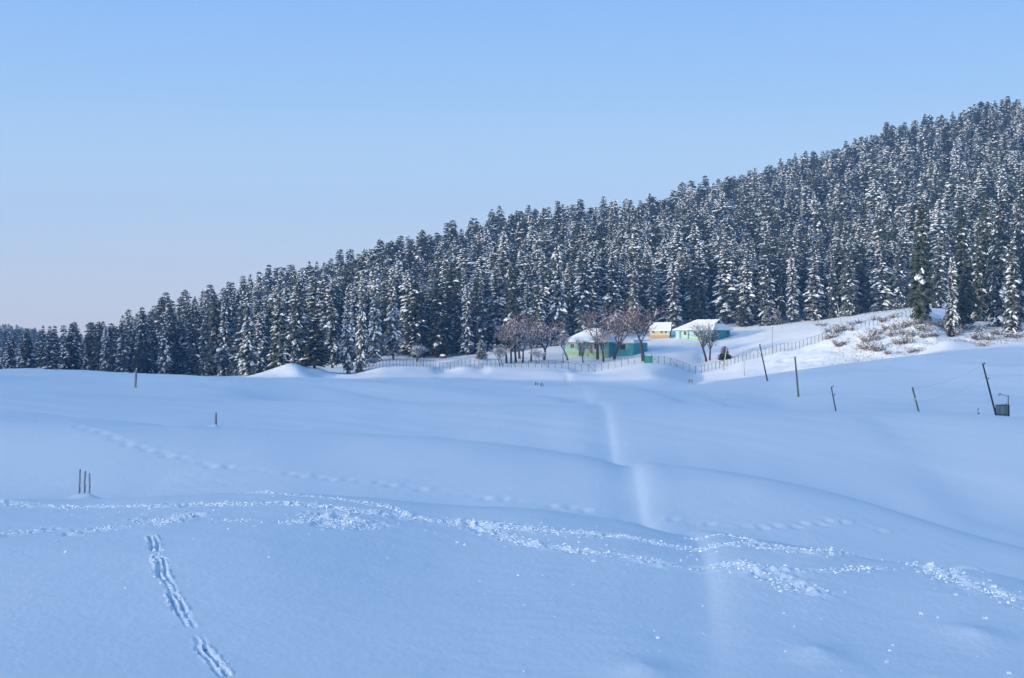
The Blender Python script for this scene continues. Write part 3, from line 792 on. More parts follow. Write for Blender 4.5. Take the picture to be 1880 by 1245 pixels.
def build_conifers():
    for t in single:
        r = empty('fir_tree', (t['x'], t['y'], t['z'] - 0.25), RNG.uniform(0, 6.28), t['lab'], 'fir tree', 'firs of the hillside forest')
        me = PROTO[t['p']][1]
        cw = {'heavy': 7.2, 'mid': 7.8, 'light': 8.4}[t['cl']]
        s = t['h'] / 30.0
        r.scale = (t['w'] / cw, t['w'] / cw, s)
        r.rotation_euler = (RNG.normal(0, .012), RNG.normal(0, .012), RNG.uniform(0, 6.28))
        for nm, md in (('crown', me), ('trunk', TRUNK)):
            o = bpy.data.objects.new(nm, md); COL.objects.link(o); o.parent = r
            t.setdefault('objs', []).append(o)
    # everything further back is one forest: points that carry the same crowns
    far = []
    for k in range(360):
        Y = RNG.uniform(1250, 1420); px = RNG.uniform(-160, 120)
        far.append(dict(x=(px - CX) / F * Y, y=Y, z=None, h=RNG.uniform(20, 30), p=proto_of('light')))
    zf = height(np.array([t['x'] for t in far]), np.array([t['y'] for t in far]), False)
    for t, z in zip(far, zf): t['z'] = float(z); t['w'] = t['h'] * .27
    al = rest + far
    me = bpy.data.meshes.new('forest'); me.vertices.add(len(al))
    me.vertices.foreach_set('co', np.array([(t['x'], t['y'], t['z'] - .3) for t in al], dtype=np.float32).ravel())
    def attr(n, ty, data, key='value'):
        a = me.attributes.new(n, ty, 'POINT'); a.data.foreach_set(key, np.asarray(data).ravel())
    attr('kind_index', 'INT', np.array([t['p'] for t in al], dtype=np.int32))
    attr('turn', 'FLOAT', RNG.uniform(0, 6.28, len(al)).astype(np.float32))
    attr('size', 'FLOAT_VECTOR', np.array([(t['w'] / 7.8, t['w'] / 7.8, t['h'] / 30.0) for t in al], dtype=np.float32), 'vector')
    me.update()
    o = bpy.data.objects.new('forest', me); COL.objects.link(o)
    tag(o, 'dense snow-dusted fir forest covering the hillside', 'forest', kind='stuff')
    # one in-scene crown of every kind feeds the forest
    src = {}
    for t in single:
        if t['p'] not in src: src[t['p']] = t['objs'][0]
    ng = bpy.data.node_groups.new('forest_points', 'GeometryNodeTree')
    ng.interface.new_socket('Geometry', in_out='INPUT', socket_type='NodeSocketGeometry')
    ng.interface.new_socket('Geometry', in_out='OUTPUT', socket_type='NodeSocketGeometry')
    N, Lk = ng.nodes, ng.links
    gi, go = N.new('NodeGroupInput'), N.new('NodeGroupOutput')
    def named(n, ty):
        a = N.new('GeometryNodeInputNamedAttribute'); a.data_type = ty; a.inputs['Name'].default_value = n
        return a.outputs['Attribute']
    kidx, turn, size = named('kind_index', 'INT'), named('turn', 'FLOAT'), named('size', 'FLOAT_VECTOR')
    cx = N.new('ShaderNodeCombineXYZ'); Lk.new(turn, cx.inputs['Z'])
    e2r = N.new('FunctionNodeEulerToRotation'); Lk.new(cx.outputs[0], e2r.inputs[0])
    jn = N.new('GeometryNodeJoinGeometry')
    for k in range(len(PROTO)):
        if k not in src: continue
        oi = N.new('GeometryNodeObjectInfo'); oi.transform_space = 'ORIGINAL'; oi.inputs['Object'].default_value = src[k]
        oi.inputs['As Instance'].default_value = True
        cmp_ = N.new('FunctionNodeCompare'); cmp_.data_type = 'INT'; cmp_.operation = 'EQUAL'
        Lk.new(kidx, cmp_.inputs[2]); cmp_.inputs[3].default_value = k
        ip = N.new('GeometryNodeInstanceOnPoints')
        Lk.new(gi.outputs[0], ip.inputs['Points']); Lk.new(cmp_.outputs[0], ip.inputs['Selection'])
        Lk.new(oi.outputs['Geometry'], ip.inputs['Instance']); Lk.new(e2r.outputs[0], ip.inputs['Rotation']); Lk.new(size, ip.inputs['Scale'])
        Lk.new(ip.outputs[0], jn.inputs[0])
    Lk.new(jn.outputs[0], go.inputs[0])
    md = o.modifiers.new('forest_points', 'NODES'); md.node_group = ng
build_conifers()
print('TREES', len(TREES), 'single', len(single), 'min vis', single[-1]['vis'])

# ------------------------------------------------------------------ bare broad-leaved trees
def bare_tree(px, pb, pt, spread_px, lean=0.0, stems=1, snow=.5, red=.5, seed=0, label='', Y0=436, fork=.25, name='bare_tree', cat='bare tree', group='bare trees of the meadow grove', dens=1.0):
    rg = random.Random(seed)
    x, y, z = ground_at(px, pb, Y0)
    H = (pb - pt) / F * y; W = 1.28 * spread_px / F * y
    root = empty(name, (x, y, z - .15), 0, label, cat, group)
    tr, br, tw = MB(), MB(), MB()
    sx = W / H
    def snow_strip(mb, a, b, r):
        d = (b - a)
        if d.length < .05: return
        s = d.cross(Vector((0, 0, 1)))
        if s.length < 1e-4: return
        s.normalize(); w = r * 1.1 + .035; u = Vector((0, 0, 1))
        k = rg.uniform(.6, 1.0)
        mb.add([a - s * w + u * r * .5, a + s * w + u * r * .5, b + s * w * k + u * r * .5, b - s * w * k + u * r * .5,
                a + u * (r + .05), b + u * (r + .06)], [(0, 4, 5, 3), (1, 2, 5, 4), (0, 1, 4), (2, 3, 5)], 1)
    def clump(mb, p, s):
        u = Vector((0, 0, 1)); vs = []
        for k in range(5):
            t = 1.257 * k; vs.append(p + Vector((math.cos(t) * s * rg.uniform(.7, 1.2), math.sin(t) * s * rg.uniform(.7, 1.2), -.3 * s)))
        vs.append(p + u * s * .6)
        mb.add(vs, [(k, (k + 1) % 5, 5) for k in range(5)], 1)
    def grow(p, d, L, r, depth):
        n = 3
        pts = [p]; dd = d.copy()
        for i in range(n):
            dd = (dd + Vector((rg.uniform(-.22, .22), rg.uniform(-.22, .22), rg.uniform(-.08, .2) if depth < 3 else rg.uniform(-.15, .15)))).normalized()
            pts.append(pts[-1] + dd * L / n)
        rad = [r, r * .85, r * .7, r * .5]
        tgt = br if depth <= 2 else tw
        tgt.tube(pts, rad, 5 if depth <= 1 else 3, 0, cap=False)
        if depth <= 3:
            for a, b, q in zip(pts[:-1], pts[1:], rad):
                if rg.random() < snow * (1.0 if depth < 3 else .7): snow_strip(tgt, a, b, q)
        if depth >= 3 and rg.random() < snow * .6: clump(tgt, pts[-1], rg.uniform(.08, .20))
        if depth >= 4: return
        nc = [0, 4, 4, 5][depth] if depth else 4
        nc = max(2, int(round(nc * dens * rg.uniform(1.0, 1.4))))
        for k in range(nc):
            i = rg.choice([1, 2, 3, 3]) if depth else 3
            q = pts[i]
            ang = rg.uniform(.35, .95)
            az = rg.uniform(0, 6.283)
            side = Vector((math.cos(az), math.sin(az), rg.uniform(-.1, .4)))
            nd = (dd * math.cos(ang) + side * math.sin(ang) * (0.75 + sx * .5)).normalized()
            if nd.z < -.2 and depth < 3: nd.z *= -.3
            grow(q, nd.normalized(), L * rg.uniform(.55, .82), max(.024, r * .52), depth + 1)
    for sidx in range(stems):
        off = Vector((rg.uniform(-.35, .35) * (stems > 1) * 2.0, rg.uniform(-.3, .3) * (stems > 1), 0))
        ln = lean + (rg.uniform(-.25, .25) if stems > 1 else 0)
        h0 = H * fork; r0 = H * .022 + .06
        if stems > 1: r0 *= .7
        p3 = Vector((ln * h0, 0, h0)) + off
        pts = [off + Vector((-.02 * ln, 0, -.4)), off + Vector((ln * h0 * .25, .05, h0 * .35)), off + Vector((ln * h0 * .65, -.05, h0 * .7)), p3]
        tr.tube(pts, [r0 * 1.35, r0 * 1.05, r0 * .95, r0 * .9], 7, 0)
        d0 = (pts[-1] - pts[-2]).normalized()
        nl = 4 if stems == 1 else 3
        for k in range(nl):
            az = 6.283 * (k + rg.uniform(-.3, .3)) / nl
            d = (Vector((math.cos(az) * sx * .85, math.sin(az) * sx * .7, 1.0)) + d0 * .4).normalized()
            grow(p3, d, H * (1 - fork) * rg.uniform(.40, .52), r0 * .62, 1)
    def clampbuild(mb, nm, mats):
        if mb.v: return mb.build(nm, mats, root)
    clampbuild(tr, 'trunk', M['grey_bark'])
    clampbuild(br, 'branches', [M['grey_bark'], M['load']])
    clampbuild(tw, 'twigs', [M['twig'] if red > .4 else M['grey_bark'], M['load']])
    return root
T_ = bare_tree
T_(921, 672, 632, 26, -.35, 2, .7, .3, 1, 'small snowy multi-stemmed tree leaning over the wire fence left of the grove')
T_(930, 667, 588, 40, -.05, 1, .45, 1, 2, 'leftmost tall bare tree of the grove, thin stem, pink-grey twigs', fork=.3)
T_(938, 667, 598, 34, .02, 1, .5, 1, 3, 'thin bare tree second from the left end of the grove', fork=.32)
T_(947, 666, 584, 44, -.05, 1, .6, 1, 4, 'bare tree in the middle of the grove with white arched branches', fork=.28)
T_(954, 659, 578, 52, -.12, 1, .35, 1, 5, 'reddest-topped bare tree at the back of the grove with thick trunk', fork=.25)
T_(960, 666, 608, 36, .03, 1, .5, 1, 6, 'slender straight bare tree at the right side of the grove', fork=.35)
T_(975, 664, 606, 32, .02, 1, .5, .2, 7, 'crooked thin bare tree between grove and large forked tree', fork=.38)
T_(988, 668, 640, 20, .0, 2, .8, .2, 8, 'tiny frosted sapling just behind the fence', group='frosted saplings')
T_(999, 661, 570, 82, .1, 1, .55, .6, 9, 'large spreading bare tree with forked thick trunk left of the green bungalow', fork=.2)
T_(1043, 662, 612, 30, -.4, 1, .7, .5, 10, 'left-leaning snowy tree by the bungalow corner', fork=.4)
T_(1034, 666, 645, 6, -.05, 1, .4, .2, 11, 'short bare stem beside the left-leaning tree', fork=.6, dens=.5, group='frosted saplings')
T_(1070, 666, 622, 36, -.1, 2, .75, .3, 12, 'low twin-trunked snowy fruit tree in front of the bungalow', fork=.35)
T_(1097, 660, 562, 84, .0, 1, .5, 1, 13, 'tall bare tree with straight thick trunk in front of the bungalow', fork=.28)
T_(1108, 664, 606, 52, -.08, 1, .6, .5, 14, 'smaller bare tree close right of the straight thick trunk', fork=.35)
T_(1127, 660, 570, 76, .35, 1, .6, .8, 15, 'right-leaning bare tree with a snowy side limb by the bungalow', fork=.3)
T_(1181, 663, 552, 84, -.12, 1, .5, .9, 16, 'tallest bare tree, beside the green gate', fork=.32)
T_(1297, 664, 588, 54, -.25, 1, .5, .1, 17, 'grey bare tree with rounded crown before the turquoise house', fork=.3)
T_(1303, 661, 606, 32, .05, 1, .4, .1, 18, 'smaller bare tree close behind the grey rounded one', fork=.35)
T_(690, 655, 622, 34, .1, 3, .5, 1, 19, 'reddish snow-flecked bush below the ochre booth', name='bush', cat='bush', group='bushes at the forest edge')
T_(655, 664, 634, 26, .0, 3, .6, .6, 20, 'pale snow-flecked bush at the forest foot left of the booth', name='bush', cat='bush', group='bushes at the forest edge')
T_(767, 664, 630, 36, .0, 3, .8, .3, 21, 'white frosted bush at the foot of two dark firs', name='bush', cat='bush', group='bushes at the forest edge')
T_(640, 686, 668, 26, .0, 3, .5, .8, 22, 'low brown bush right of the bright snow bank', name='bush', cat='bush', group='bushes at the forest edge')
T_(683, 672, 655, 26, .0, 3, .6, .3, 23, 'low pale bush at the left end of the fence', name='bush', cat='bush', group='bushes at the forest edge')
T_(865, 640, 610, 30, .0, 3, .4, .9, 24, 'reddish bare shrubbery left behind the grove', name='bush', cat='bush', group='bushes at the forest edge')

# ------------------------------------------------------------------ dry shrubs on the bank
def shrub_mesh(seed, n=24):
    rg = random.Random(seed); b = MB()
    for k in range(n):
        az = rg.uniform(0, 6.283); sl = rg.uniform(.15, 1.0)
        d = Vector((math.cos(az) * sl, math.sin(az) * sl, 1)).normalized()
        p = Vector((rg.uniform(-.5, .5), rg.uniform(-.4, .4), -.25)); L = rg.uniform(.8, 1.7)
        pts = [p]
        for i in range(3):
            d = (d + Vector((rg.uniform(-.3, .3), rg.uniform(-.3, .3), rg.uniform(-.2, .1)))).normalized(); pts.append(pts[-1] + d * L / 3)
        b.tube(pts, [.04, .034, .028, .02], 3, 0, cap=False)
        for j in range(5):
            i = rg.randint(1, 3); q = pts[i]
            e = (d + Vector((rg.uniform(-1, 1), rg.uniform(-1, 1), rg.uniform(-.3, .6)))).normalized(); q2 = q + e * rg.uniform(.3, .7)
            b.tube([q, q2], [.024, .014], 3, 0, cap=False)
            if rg.random() < .5:
                s = rg.uniform(.07, .17); vs = [q2 + Vector((math.cos(1.257 * m) * s, math.sin(1.257 * m) * s, -.3 * s)) for m in range(5)] + [q2 + Vector((0, 0, s * .6))]
                b.add(vs, [(m, (m + 1) % 5, 5) for m in range(5)], 1)
    me = bpy.data.meshes.new('shrub'); me.from_pydata(b.v, [], b.f)
    me.materials.append(M['dry']); me.materials.append(M['load'])
    me.polygons.foreach_set('material_index', np.array(b.m, dtype=np.int32)); me.update()
    return me
SHRUBS = [shrub_mesh(s) for s in (1, 2, 3, 4)]
SPOT = [(1524,622,1.3,1),(1533,612,1.4,1),(1540,636,1.3,2),(1519,610,1.1,1),(1549,606,1.2,1),(1566,607,.9,1),(1590,627,1.4,2),(1605,616,1.5,2),(1612,624,1.1,2),(1595,642,1.4,3),(1613,645,1.2,3),(1584,640,1.0,3),(1650,632,1.3,3),(1664,630,1.2,3),(1620,591,1.1,0),(1648,605,1.3,2),(1664,600,1.2,2),(1680,596,1.2,2),(1688,606,1.2,2),(1702,610,1.1,2),(1640,584,1.0,0),(1502,598,.8,0),(1513,599,.8,0),(1562,597,.9,0),(1577,594,.9,0),(1606,588,.9,0),
        (1630,650,.8,3),(1672,648,.8,3),(1683,645,.7,3),(1726,600,1.2,4),(1715,618,1.1,2),(1757,615,1.0,4),(1788,622,1.3,4),(1801,610,1.2,4),(1829,615,1.2,4),(1849,619,1.0,4),(1805,636,.9,4),(1772,605,1.1,4),(1869,621,1.2,4),(1659,615,1.2,2),(1676,617,1.1,2),(1640,618,1.2,2),(1628,606,1.1,2),(1694,620,.9,2),(1734,596,1.0,4),(1706,598,1.0,2),(1816,625,1.1,4),(1862,607,1.0,4)]
ZN = ['among the upper row under the hillside fence', 'in the thicket at the end of the fence', 'on the snowy bank below the big dark fir', 'along the lower edge of the bank', 'under the firs at the right edge']
sh = []
for (px, py, s, zn) in SPOT:
    sz = 'large' if s >= 1.3 else ('low' if s < 1.0 else 'mid-sized')
    sh.append(dict(px=px, py=py, s=s, lab='%s dry snow-flecked shrub %s' % (sz, ZN[zn])))
unique_labels(sh, None)
for i, t in enumerate(sh):
    x, y, z = ground_at(t['px'], t['py'], 368)
    o = bpy.data.objects.new('shrub', SHRUBS[i % 4]); COL.objects.link(o)
    o.location = (x, y, z); o.rotation_euler = (0, 0, RNG.uniform(0, 6.28)); q = t['s'] * 1.2
    o.scale = (q * 1.5, q * 1.5, q)
    tag(o, t['lab'], 'shrub', 'dry shrubs on the snowy bank')
# dry grass tips that poke through the bank
def grass():
    b = MB()
    for k in range(2600):
        px = RNG.uniform(1500, 1890); lo = np.interp(px, [1500, 1600, 1680, 1740, 1890], [640, 655, 648, 636, 628]); hi = np.interp(px, [1500, 1600, 1700, 1890], [605, 588, 578, 600])
        py = RNG.uniform(hi, lo)
        q_ = float(vnoise(np.array([px / 34.0]), np.array([py / 11.0]), 61)[0]) * .5 + .5
        if RNG.uniform() > q_ * 1.5 * float(smoothstep(1490, 1600, np.array(px))): continue
        Y = 380 + (lo - py) / (lo - hi + 1) * 45; x = (px - CX) / F * Y
        b.v.append((x, Y, 0)); 
    P = np.array(b.v); z = height(P[:, 0], P[:, 1]); b = MB()
    for (x, y, _), zz in zip(P, z):
        for j in range(3):
            h = RNG.uniform(.25, .85); a = RNG.uniform(-.3, .3); w = .03
            b.add([(x - w + j * .12, y, zz - .1), (x + w + j * .12, y, zz - .1), (x + a + j * .12, y + RNG.uniform(-.2, .2), zz + h)], [(0, 1, 2)])
    o = b.build('dry_grass', M['dry']); tag(o, 'dry grass tips poking through the snow of the bank', 'dry grass', kind='stuff')
grass()

# ------------------------------------------------------------------ fence
def fence(pxs, label, hgt=2.3, sink=.3, braces=(), group='wire fence round the meadow', zoff=0.0, mesh_step=.34, Yf=None):
    Yf = Yf if Yf is not None else YG
    P = []
    for px in pxs:
        Y = float(np.interp(px, PXG, Yf)) + zoff; x = (px - CX) / F * Y
        P.append(Vector((x, Y, h1(x, Y, False))))
    org = P[0].copy()
    root = empty('wire_fence', org, 0, label, 'fence', group)
    P = [p - org for p in P]
    for i, p in enumerate(P):
        b = MB(); b.tube([p + Vector((0, 0, -sink)), p + Vector((0, 0, hgt))], .075, 6); b.build('post', M['metal'], root)
    b = MB(); b.tube([p + Vector((0, 0, hgt - .04)) for p in P], .035, 5); b.build('top_rail', M['metal'], root)
    # chain-link: crossing strands between rail and snow
    b = MB(); up = Vector((0, 0, 1)); w = .009
    for a, c2 in zip(P[:-1], P[1:]):
        L = (c2 - a).length; n = max(2, int(L / mesh_step)); hh = hgt - .1; m = int(hh / mesh_step)
        for k in range(1, m + 1):
            z_ = hh * k / (m + 1); b.add([a + up * (z_ - w), c2 + up * (z_ - w), c2 + up * (z_ + w), a + up * (z_ + w)], [(0, 1, 2, 3)])
        for k in range(n):
            q0 = a.lerp(c2, k / n); q1 = a.lerp(c2, (k + 1) / n); d = (c2 - a).normalized() * w
            b.add([q0 - d, q0 + d, q0 + d + up * hh, q0 - d + up * hh], [(0, 1, 2, 3)])
    b.build('wire_mesh', M['wire'], root)
    for k in braces:
        if k + 1 < len(P):
            b = MB(); b.tube([P[k] + Vector((0, -.06, hgt * .93)), P[k + 1] + Vector((0, -.06, .05))], .045, 5); b.build('brace', M['metal'], root)
    return root
px_a = list(np.arange(672, 800, 6.2)) + list(np.arange(800, 862, 6.8)) + list(np.arange(864, 946, 7.5)) + list(np.arange(946, 1182, 12.2)) + [1182.5]
fence(px_a, 'long wire fence with thin posts running from the forest edge to the green gate', braces=(16, 24, 33, 41, 46, 53))
px_b = list(np.arange(1197.5, 1292, 11.3)) + list(np.arange(1293, 1530, 7.0))
fence(px_b, 'wire fence from the green gate up the slope into the shrubs', braces=(0, 3, 7, 13, 14, 23))
fence(list(np.arange(1536, 1688, 7.5)), 'sagging wire fence half hidden among the shrubs on the bank', hgt=1.9, mesh_step=.6, Yf=YH2 - 6)
fence(list(np.arange(1588, 1684, 8.0)), 'low wire fence at the foot of the forest above the shrubs', hgt=1.9, mesh_step=.6, Yf=YH, zoff=-9)

def gate():
    Y = float(np.interp(1190, PXG, YG)); x0, x1 = (1183.6 - CX) / F * Y, (1196.4 - CX) / F * Y
    xm = (x0 + x1) / 2; z = h1(xm, Y, False); W = (x1 - x0) / 2
    root = empty('gate', (xm, Y, z), 0, 'solid green metal gate closed on top of the snow mound', 'gate')
    for s in (-1, 1):
        b = MB(); b.box(s * W - .10, s * W + .10, -.1, .1, -.5, 2.55); b.box(s * W - .12, s * W + .12, -.12, .12, 2.55, 2.62); b.build('post', M['gate'], root)
    for s in (-1, 1):
        b = MB(); a, c2 = (-W + .12, -.015) if s < 0 else (.015, W - .12)
        b.box(a, a + .05, -.03, .03, -.2, 2.2); b.box(c2 - .05, c2, -.03, .03, -.2, 2.2)
        for k in range(6): b.box(a + .05, c2 - .05, -.025, .025, .05 + k * .42, .12 + k * .42)
        o = b.build('leaf_frame', M['gate'], root)
        b = MB(); b.box(a + .05, c2 - .05, -.02, .022, -.2, 2.16); b.build('leaf_panel', M['gatepanel'], root)
gate()

# ------------------------------------------------------------------ poles, stakes, lamp
def pole(name, top, base, Y, r0, r1, mat, label, cat, group=None, n=8, extra=None):
    T = Vector(((top[0] - CX) / F * Y, Y, -(top[1] - HZ) / F * Y)); Bq = Vector(((base[0] - CX) / F * Y, Y, -(base[1] - HZ) / F * Y))
    d = Bq - T; t = 1.0
    g = h1(T.x + d.x, Y, False)
    t = (T.z - g) / max(1e-6, -d.z)
    P0 = T + d * t
    root = empty(name, P0, 0, label, cat, group)
    b = MB(); up = T - P0; dn = -up.normalized() * .6
    pts = [dn] + [up * k / 5 for k in range(6)]
    b.tube(pts, [r0] + [r0 + (r1 - r0) * k / 5 for k in range(6)], n); b.build('shaft', mat, root, smooth=False)
    if extra: extra(root, up)
    return root, T
def insul(root, up):
    for q in (.985, .72):
        p = up * q
        b = MB(); b.tube([p + Vector((-.05, -.05, 0)), p + Vector((.28, -.12, .02))], .03, 5); b.tube([p + Vector((.22, -.1, .03)), p + Vector((.22, -.1, .22))], [.07, .05], 6); b.build('bracket', M['black'], root)
def band(root, up):
    p = up * .62
    b = MB(); b.tube([p - up.normalized() * .12, p + up.normalized() * .12], .17, 8); b.tube([p + Vector((-.05, 0, 0)), p + Vector((-.42, -.05, .03))], .035, 5); b.build('bracket', M['lamp'], root)
    b = MB(); b.tube([p + Vector((-.12, -.05, .1)), p + Vector((.16, -.05, .14))], [.13, .06], 6); b.build('snow_cap', M['load'], root)
def cap(root, up):
    b = MB(); b.tube([up - up.normalized() * .02, up + Vector((0, 0, .1))], [.13, .03], 6); b.build('snow_cap', M['load'], root)
g = ground_at(1409, 700, 300); pole('utility_pole', (1394.5, 632), (1409, 700), g[1], .17, .11, M['darkpole'], 'dark wooden pole leaning left on the middle slope', 'utility pole', 'poles on the slope', extra=insul)
g = ground_at(1466, 729, 200); pole('utility_pole', (1459.5, 655), (1466, 729), g[1], .19, .16, M['greenpole'], 'tall grey-green pole standing nearly upright on the near slope', 'utility pole', 'poles on the slope', extra=cap)
pole('utility_pole', (1526, 710), (1534, 751), 186, .085, .07, M['darkpole'], 'short thin dark pole leaning left behind the snow crest', 'utility pole', 'poles on the slope', extra=insul)
_, TA = pole('utility_pole', (1675, 711), (1686.5, 755), 186, .125, .115, M['greenpole'], 'short thick grey-green pole with a snowy bracket', 'utility pole', 'poles on the slope', extra=band)
_, TB = pole('utility_pole', (1804, 667), (1829, 764), 188, .14, .10, M['darkpole'], 'tall black leaning pole carrying wires beside the cage', 'utility pole', 'poles on the slope', extra=insul)
g = ground_at(1367, 690, 330); pole('thin_pole', (1365, 640), (1367, 690), g[1], .07, .05, M['wood'], 'thin grey pole upright before the fence', 'pole', 'thin poles by the fence')
pole('thin_pole', (1418.5, 600), (1417.5, 648), float(np.interp(1418, PXG, YG)) - 4, .08, .07, M['wood'], 'tall thin pole rising out of the fence line', 'pole', 'thin poles by the fence', extra=cap)
pole('thin_pole', (1334.5, 636), (1329, 672), float(np.interp(1330, PXG, YG)) - 12, .17, .13, M['palepole'], 'pale wooden pole tilted right in front of the dark bush', 'pole', 'thin poles by the fence')
g = ground_at(1546, 604, 400); pole('thin_pole', (1536.5, 553), (1546, 604), g[1], .13, .09, M['palepole'], 'leaning pole among shrubs at the hillside', 'pole', 'thin poles by the fence')
g = ground_at(1436, 605, 470); pole('thin_pole', (1436, 597), (1436, 606), g[1], .07, .07, M['wood'], 'stub of a post above the upper meadow', 'pole', 'thin poles by the fence')
for (px, a) in ((1037, 694), (1043, 699), (1048.5, 697)):
    pole('snow_stake', (px, a), (px, 707), 326, .05, .045, M['palepole'], {1037: 'tallest of three faint pale stakes below the long fence', 1043: 'shortest of three faint pale stakes below the long fence', 1048.5: 'right one of three faint pale stakes below the long fence'}[px], 'stake', 'pale stakes below the fence')
# snow stakes on the meadow
def wob(root, up): pass
def stake(px, top, base, Y, r, label, lean=0, square=False, group='grey wooden stakes on the meadow'):
    x, y = (px - CX) / F * Y, Y
    z = h1(x, y); zt = -(top - HZ) / F * Y; L = max(.5, zt - z)
    root = empty('wooden_stake', (x, y, z), 0, label, 'stake', group)
    b = MB()
    n = 7
    pts = [(0, 0, -.5)] + [(lean * L * k / 6 + RNG.normal(0, .006), 0, L * k / 6) for k in range(7)]
    b.tube(pts, [r] + [r * RNG.uniform(.88, 1.1) for k in range(7)], n); b.build('shaft', M['wood'], root)
    b = MB(); b.tube([(lean * L, 0, L - .01), (lean * L, 0, L + .035), (lean * L, 0, L + .055)], [r * 1.12, r * .95, r * .3], 7); b.build('snow_cap', M['load'], root)
stake(146, 861, 905, 57.2, .034, 'leftmost of three stakes in a row, tallest', .02)
stake(155.3, 864.5, 911, 56.2, .036, 'middle of three stakes in a row', .025)
stake(164.5, 868, 917, 55.2, .031, 'right one of three stakes in a row, nearest the trail', .005)
stake(396.5, 757, 791, 97, .075, 'single wide stake with pointed top in a small snow heap', .0)
stake(249, 685, 705, 200, .17, 'lone short stake below the forest at the meadow crest', .03)

def cable(a, b2, sag, label, r=.008, group='sagging overhead wires'):
    m = MB(); a = Vector(a); b2 = Vector(b2)
    m.tube([a.lerp(b2, t) - Vector((0, 0, sag * 4 * t * (1 - t))) - a for t in np.linspace(0, 1, 15)], r, 4)
    o = m.build('overhead_wire', M['black']); o.location = a
    tag(o, label, 'wire', group)
W = lambda px, py, Y: ((px - CX) / F * Y, Y, -(py - HZ) / F * Y)
cable(W(1677, 713, 186), W(1803.5, 671, 188), .5, 'upper wire between the snowy-bracket pole and the black leaning pole')
cable(W(1682, 738, 186), W(1810, 691, 188), .7, 'lower wire between the snowy-bracket pole and the black leaning pole')
cable(W(1804, 670, 188), W(1905, 668, 190), .18, 'upper wire running from the black leaning pole off to the right')
cable(W(1810, 690, 188), W(1905, 687, 190), .12, 'lower wire running from the black leaning pole off to the right')

def lamp_post():
    Y = 187; x = (1851 - CX) / F * Y; z = h1(x, Y, False); H_ = -(727 - HZ) / F * Y - z
    root = empty('street_lamp', (x, Y, z), 0, 'street lamp with a drooping head on a short arm beside the cage', 'street lamp')
    b = MB(); b.tube([(0, 0, -.5), (0, 0, H_)], [.075, .06], 8); b.tube([(0, 0, H_), (0, 0, H_ + .06)], [.08, .05], 8); b.build('post', M['black'], root)
    b = MB(); b.tube([(0, 0, H_ - .06), (-.5, 0, H_ + .08), (-1.0, 0, H_ + .26)], .032, 6); b.build('arm', M['black'], root)
    b = MB(); b.tube([(-.92, 0, H_ + .25), (-1.05, 0, H_ + .25), (-1.22, 0, H_ + .16), (-1.28, 0, H_ + .08)], [.06, .14, .17, .13], 8); b.build('lamp_head', M['lamp'], root)
lamp_post()
def cage():
    Y = 189; x = (1840.5 - CX) / F * Y; z = h1(x, Y, False); zt = -(743 - HZ) / F * Y - z; w = .66; d = .6
    root = empty('metal_cage', (x, Y, z), .12, 'rusty dark metal cage enclosure between leaning pole and street lamp', 'cage')
    b = MB()
    for sx in (-1, 1):
        for sy in (-1, 1): b.box(sx * w - .03, sx * w + .03, sy * d - .03, sy * d + .03, -.5, zt)
    for zz in (zt - .05, zt * .35):
        for sy in (-1, 1): b.box(-w + .03, w - .03, sy * d - .025, sy * d + .025, zz - .03, zz + .03)
        for sx in (-1, 1): b.box(sx * w - .025, sx * w + .025, -d + .03, d - .03, zz - .03, zz + .03)
    b.build('frame', M['black'], root)
    b = MB()
    for k in range(11):
        q = -w + .12 + k * (2 * w - .24) / 10
        for sy in (-1, 1): b.box(q - .014, q + .014, sy * d - .012, sy * d + .012, -.2, zt - .08)
    for k in range(8):
        q = -d + .14 + k * (2 * d - .28) / 7
        for sx in (-1, 1): b.box(sx * w - .012, sx * w + .012, q - .014, q + .014, -.2, zt - .08)
    b.build('bars', M['black'], root)
    b = MB(); b.box(.18, .24, -d - .08, -d - .02, zt * .35, zt + .25); b.box(-.28, -.24, -d - .08, -d - .02, zt, zt + .2); b.build('bolt_rod', M['black'], root)
cage()
def little_post():
    Y = 187; x = (1795.5 - CX) / F * Y; z = h1(x, Y, False); H_ = -(750 - HZ) / F * Y - z
    root = empty('meter_post', (x, Y, z), 0, 'short dark post with small boxes left of the black leaning pole', 'post')
    b = MB(); b.tube([(0, 0, -.5), (0, 0, H_)], .05, 6); b.build('shaft', M['wood'], root)
    b = MB(); b.box(-.1, .12, -.08, .08, H_ - .18, H_); b.build('top_box', M['lamp'], root)
    b = MB(); b.box(-.02, .17, -.09, .05, H_ * .45, H_ * .62); b.build('side_box', M['black'], root)
    b = MB(); b.tube([(0, 0, H_), (0, 0, H_ + .09)], [.13, .03], 6); b.build('snow_cap', M['load'], root)
little_post()
def frame_sign():
    x, y, z = ground_at(1268, 704, 300); H_ = 7.5 / F * y
    root = empty('box_frame', (x, y, z), .1, 'small dark box on legs on the slope below the fence', 'box')
    b = MB()
    for sx in (-1, 1): b.box(sx * .45 - .05, sx * .45 + .05, -.05, .05, -.5, H_)
    b.box(-.4, .4, -.05, .05, H_ - .12, H_); b.build('frame', M['black'], root)
    b = MB(); b.box(-.4, .4, -.03, .03, H_ * .25, H_ * .8); b.build('panel', M['lamp'], root)
    b = MB(); b.box(-.5, .5, -.12, .12, H_ + .003, H_ + .14); b.build('snow_cap', M['load'], root)
frame_sign()
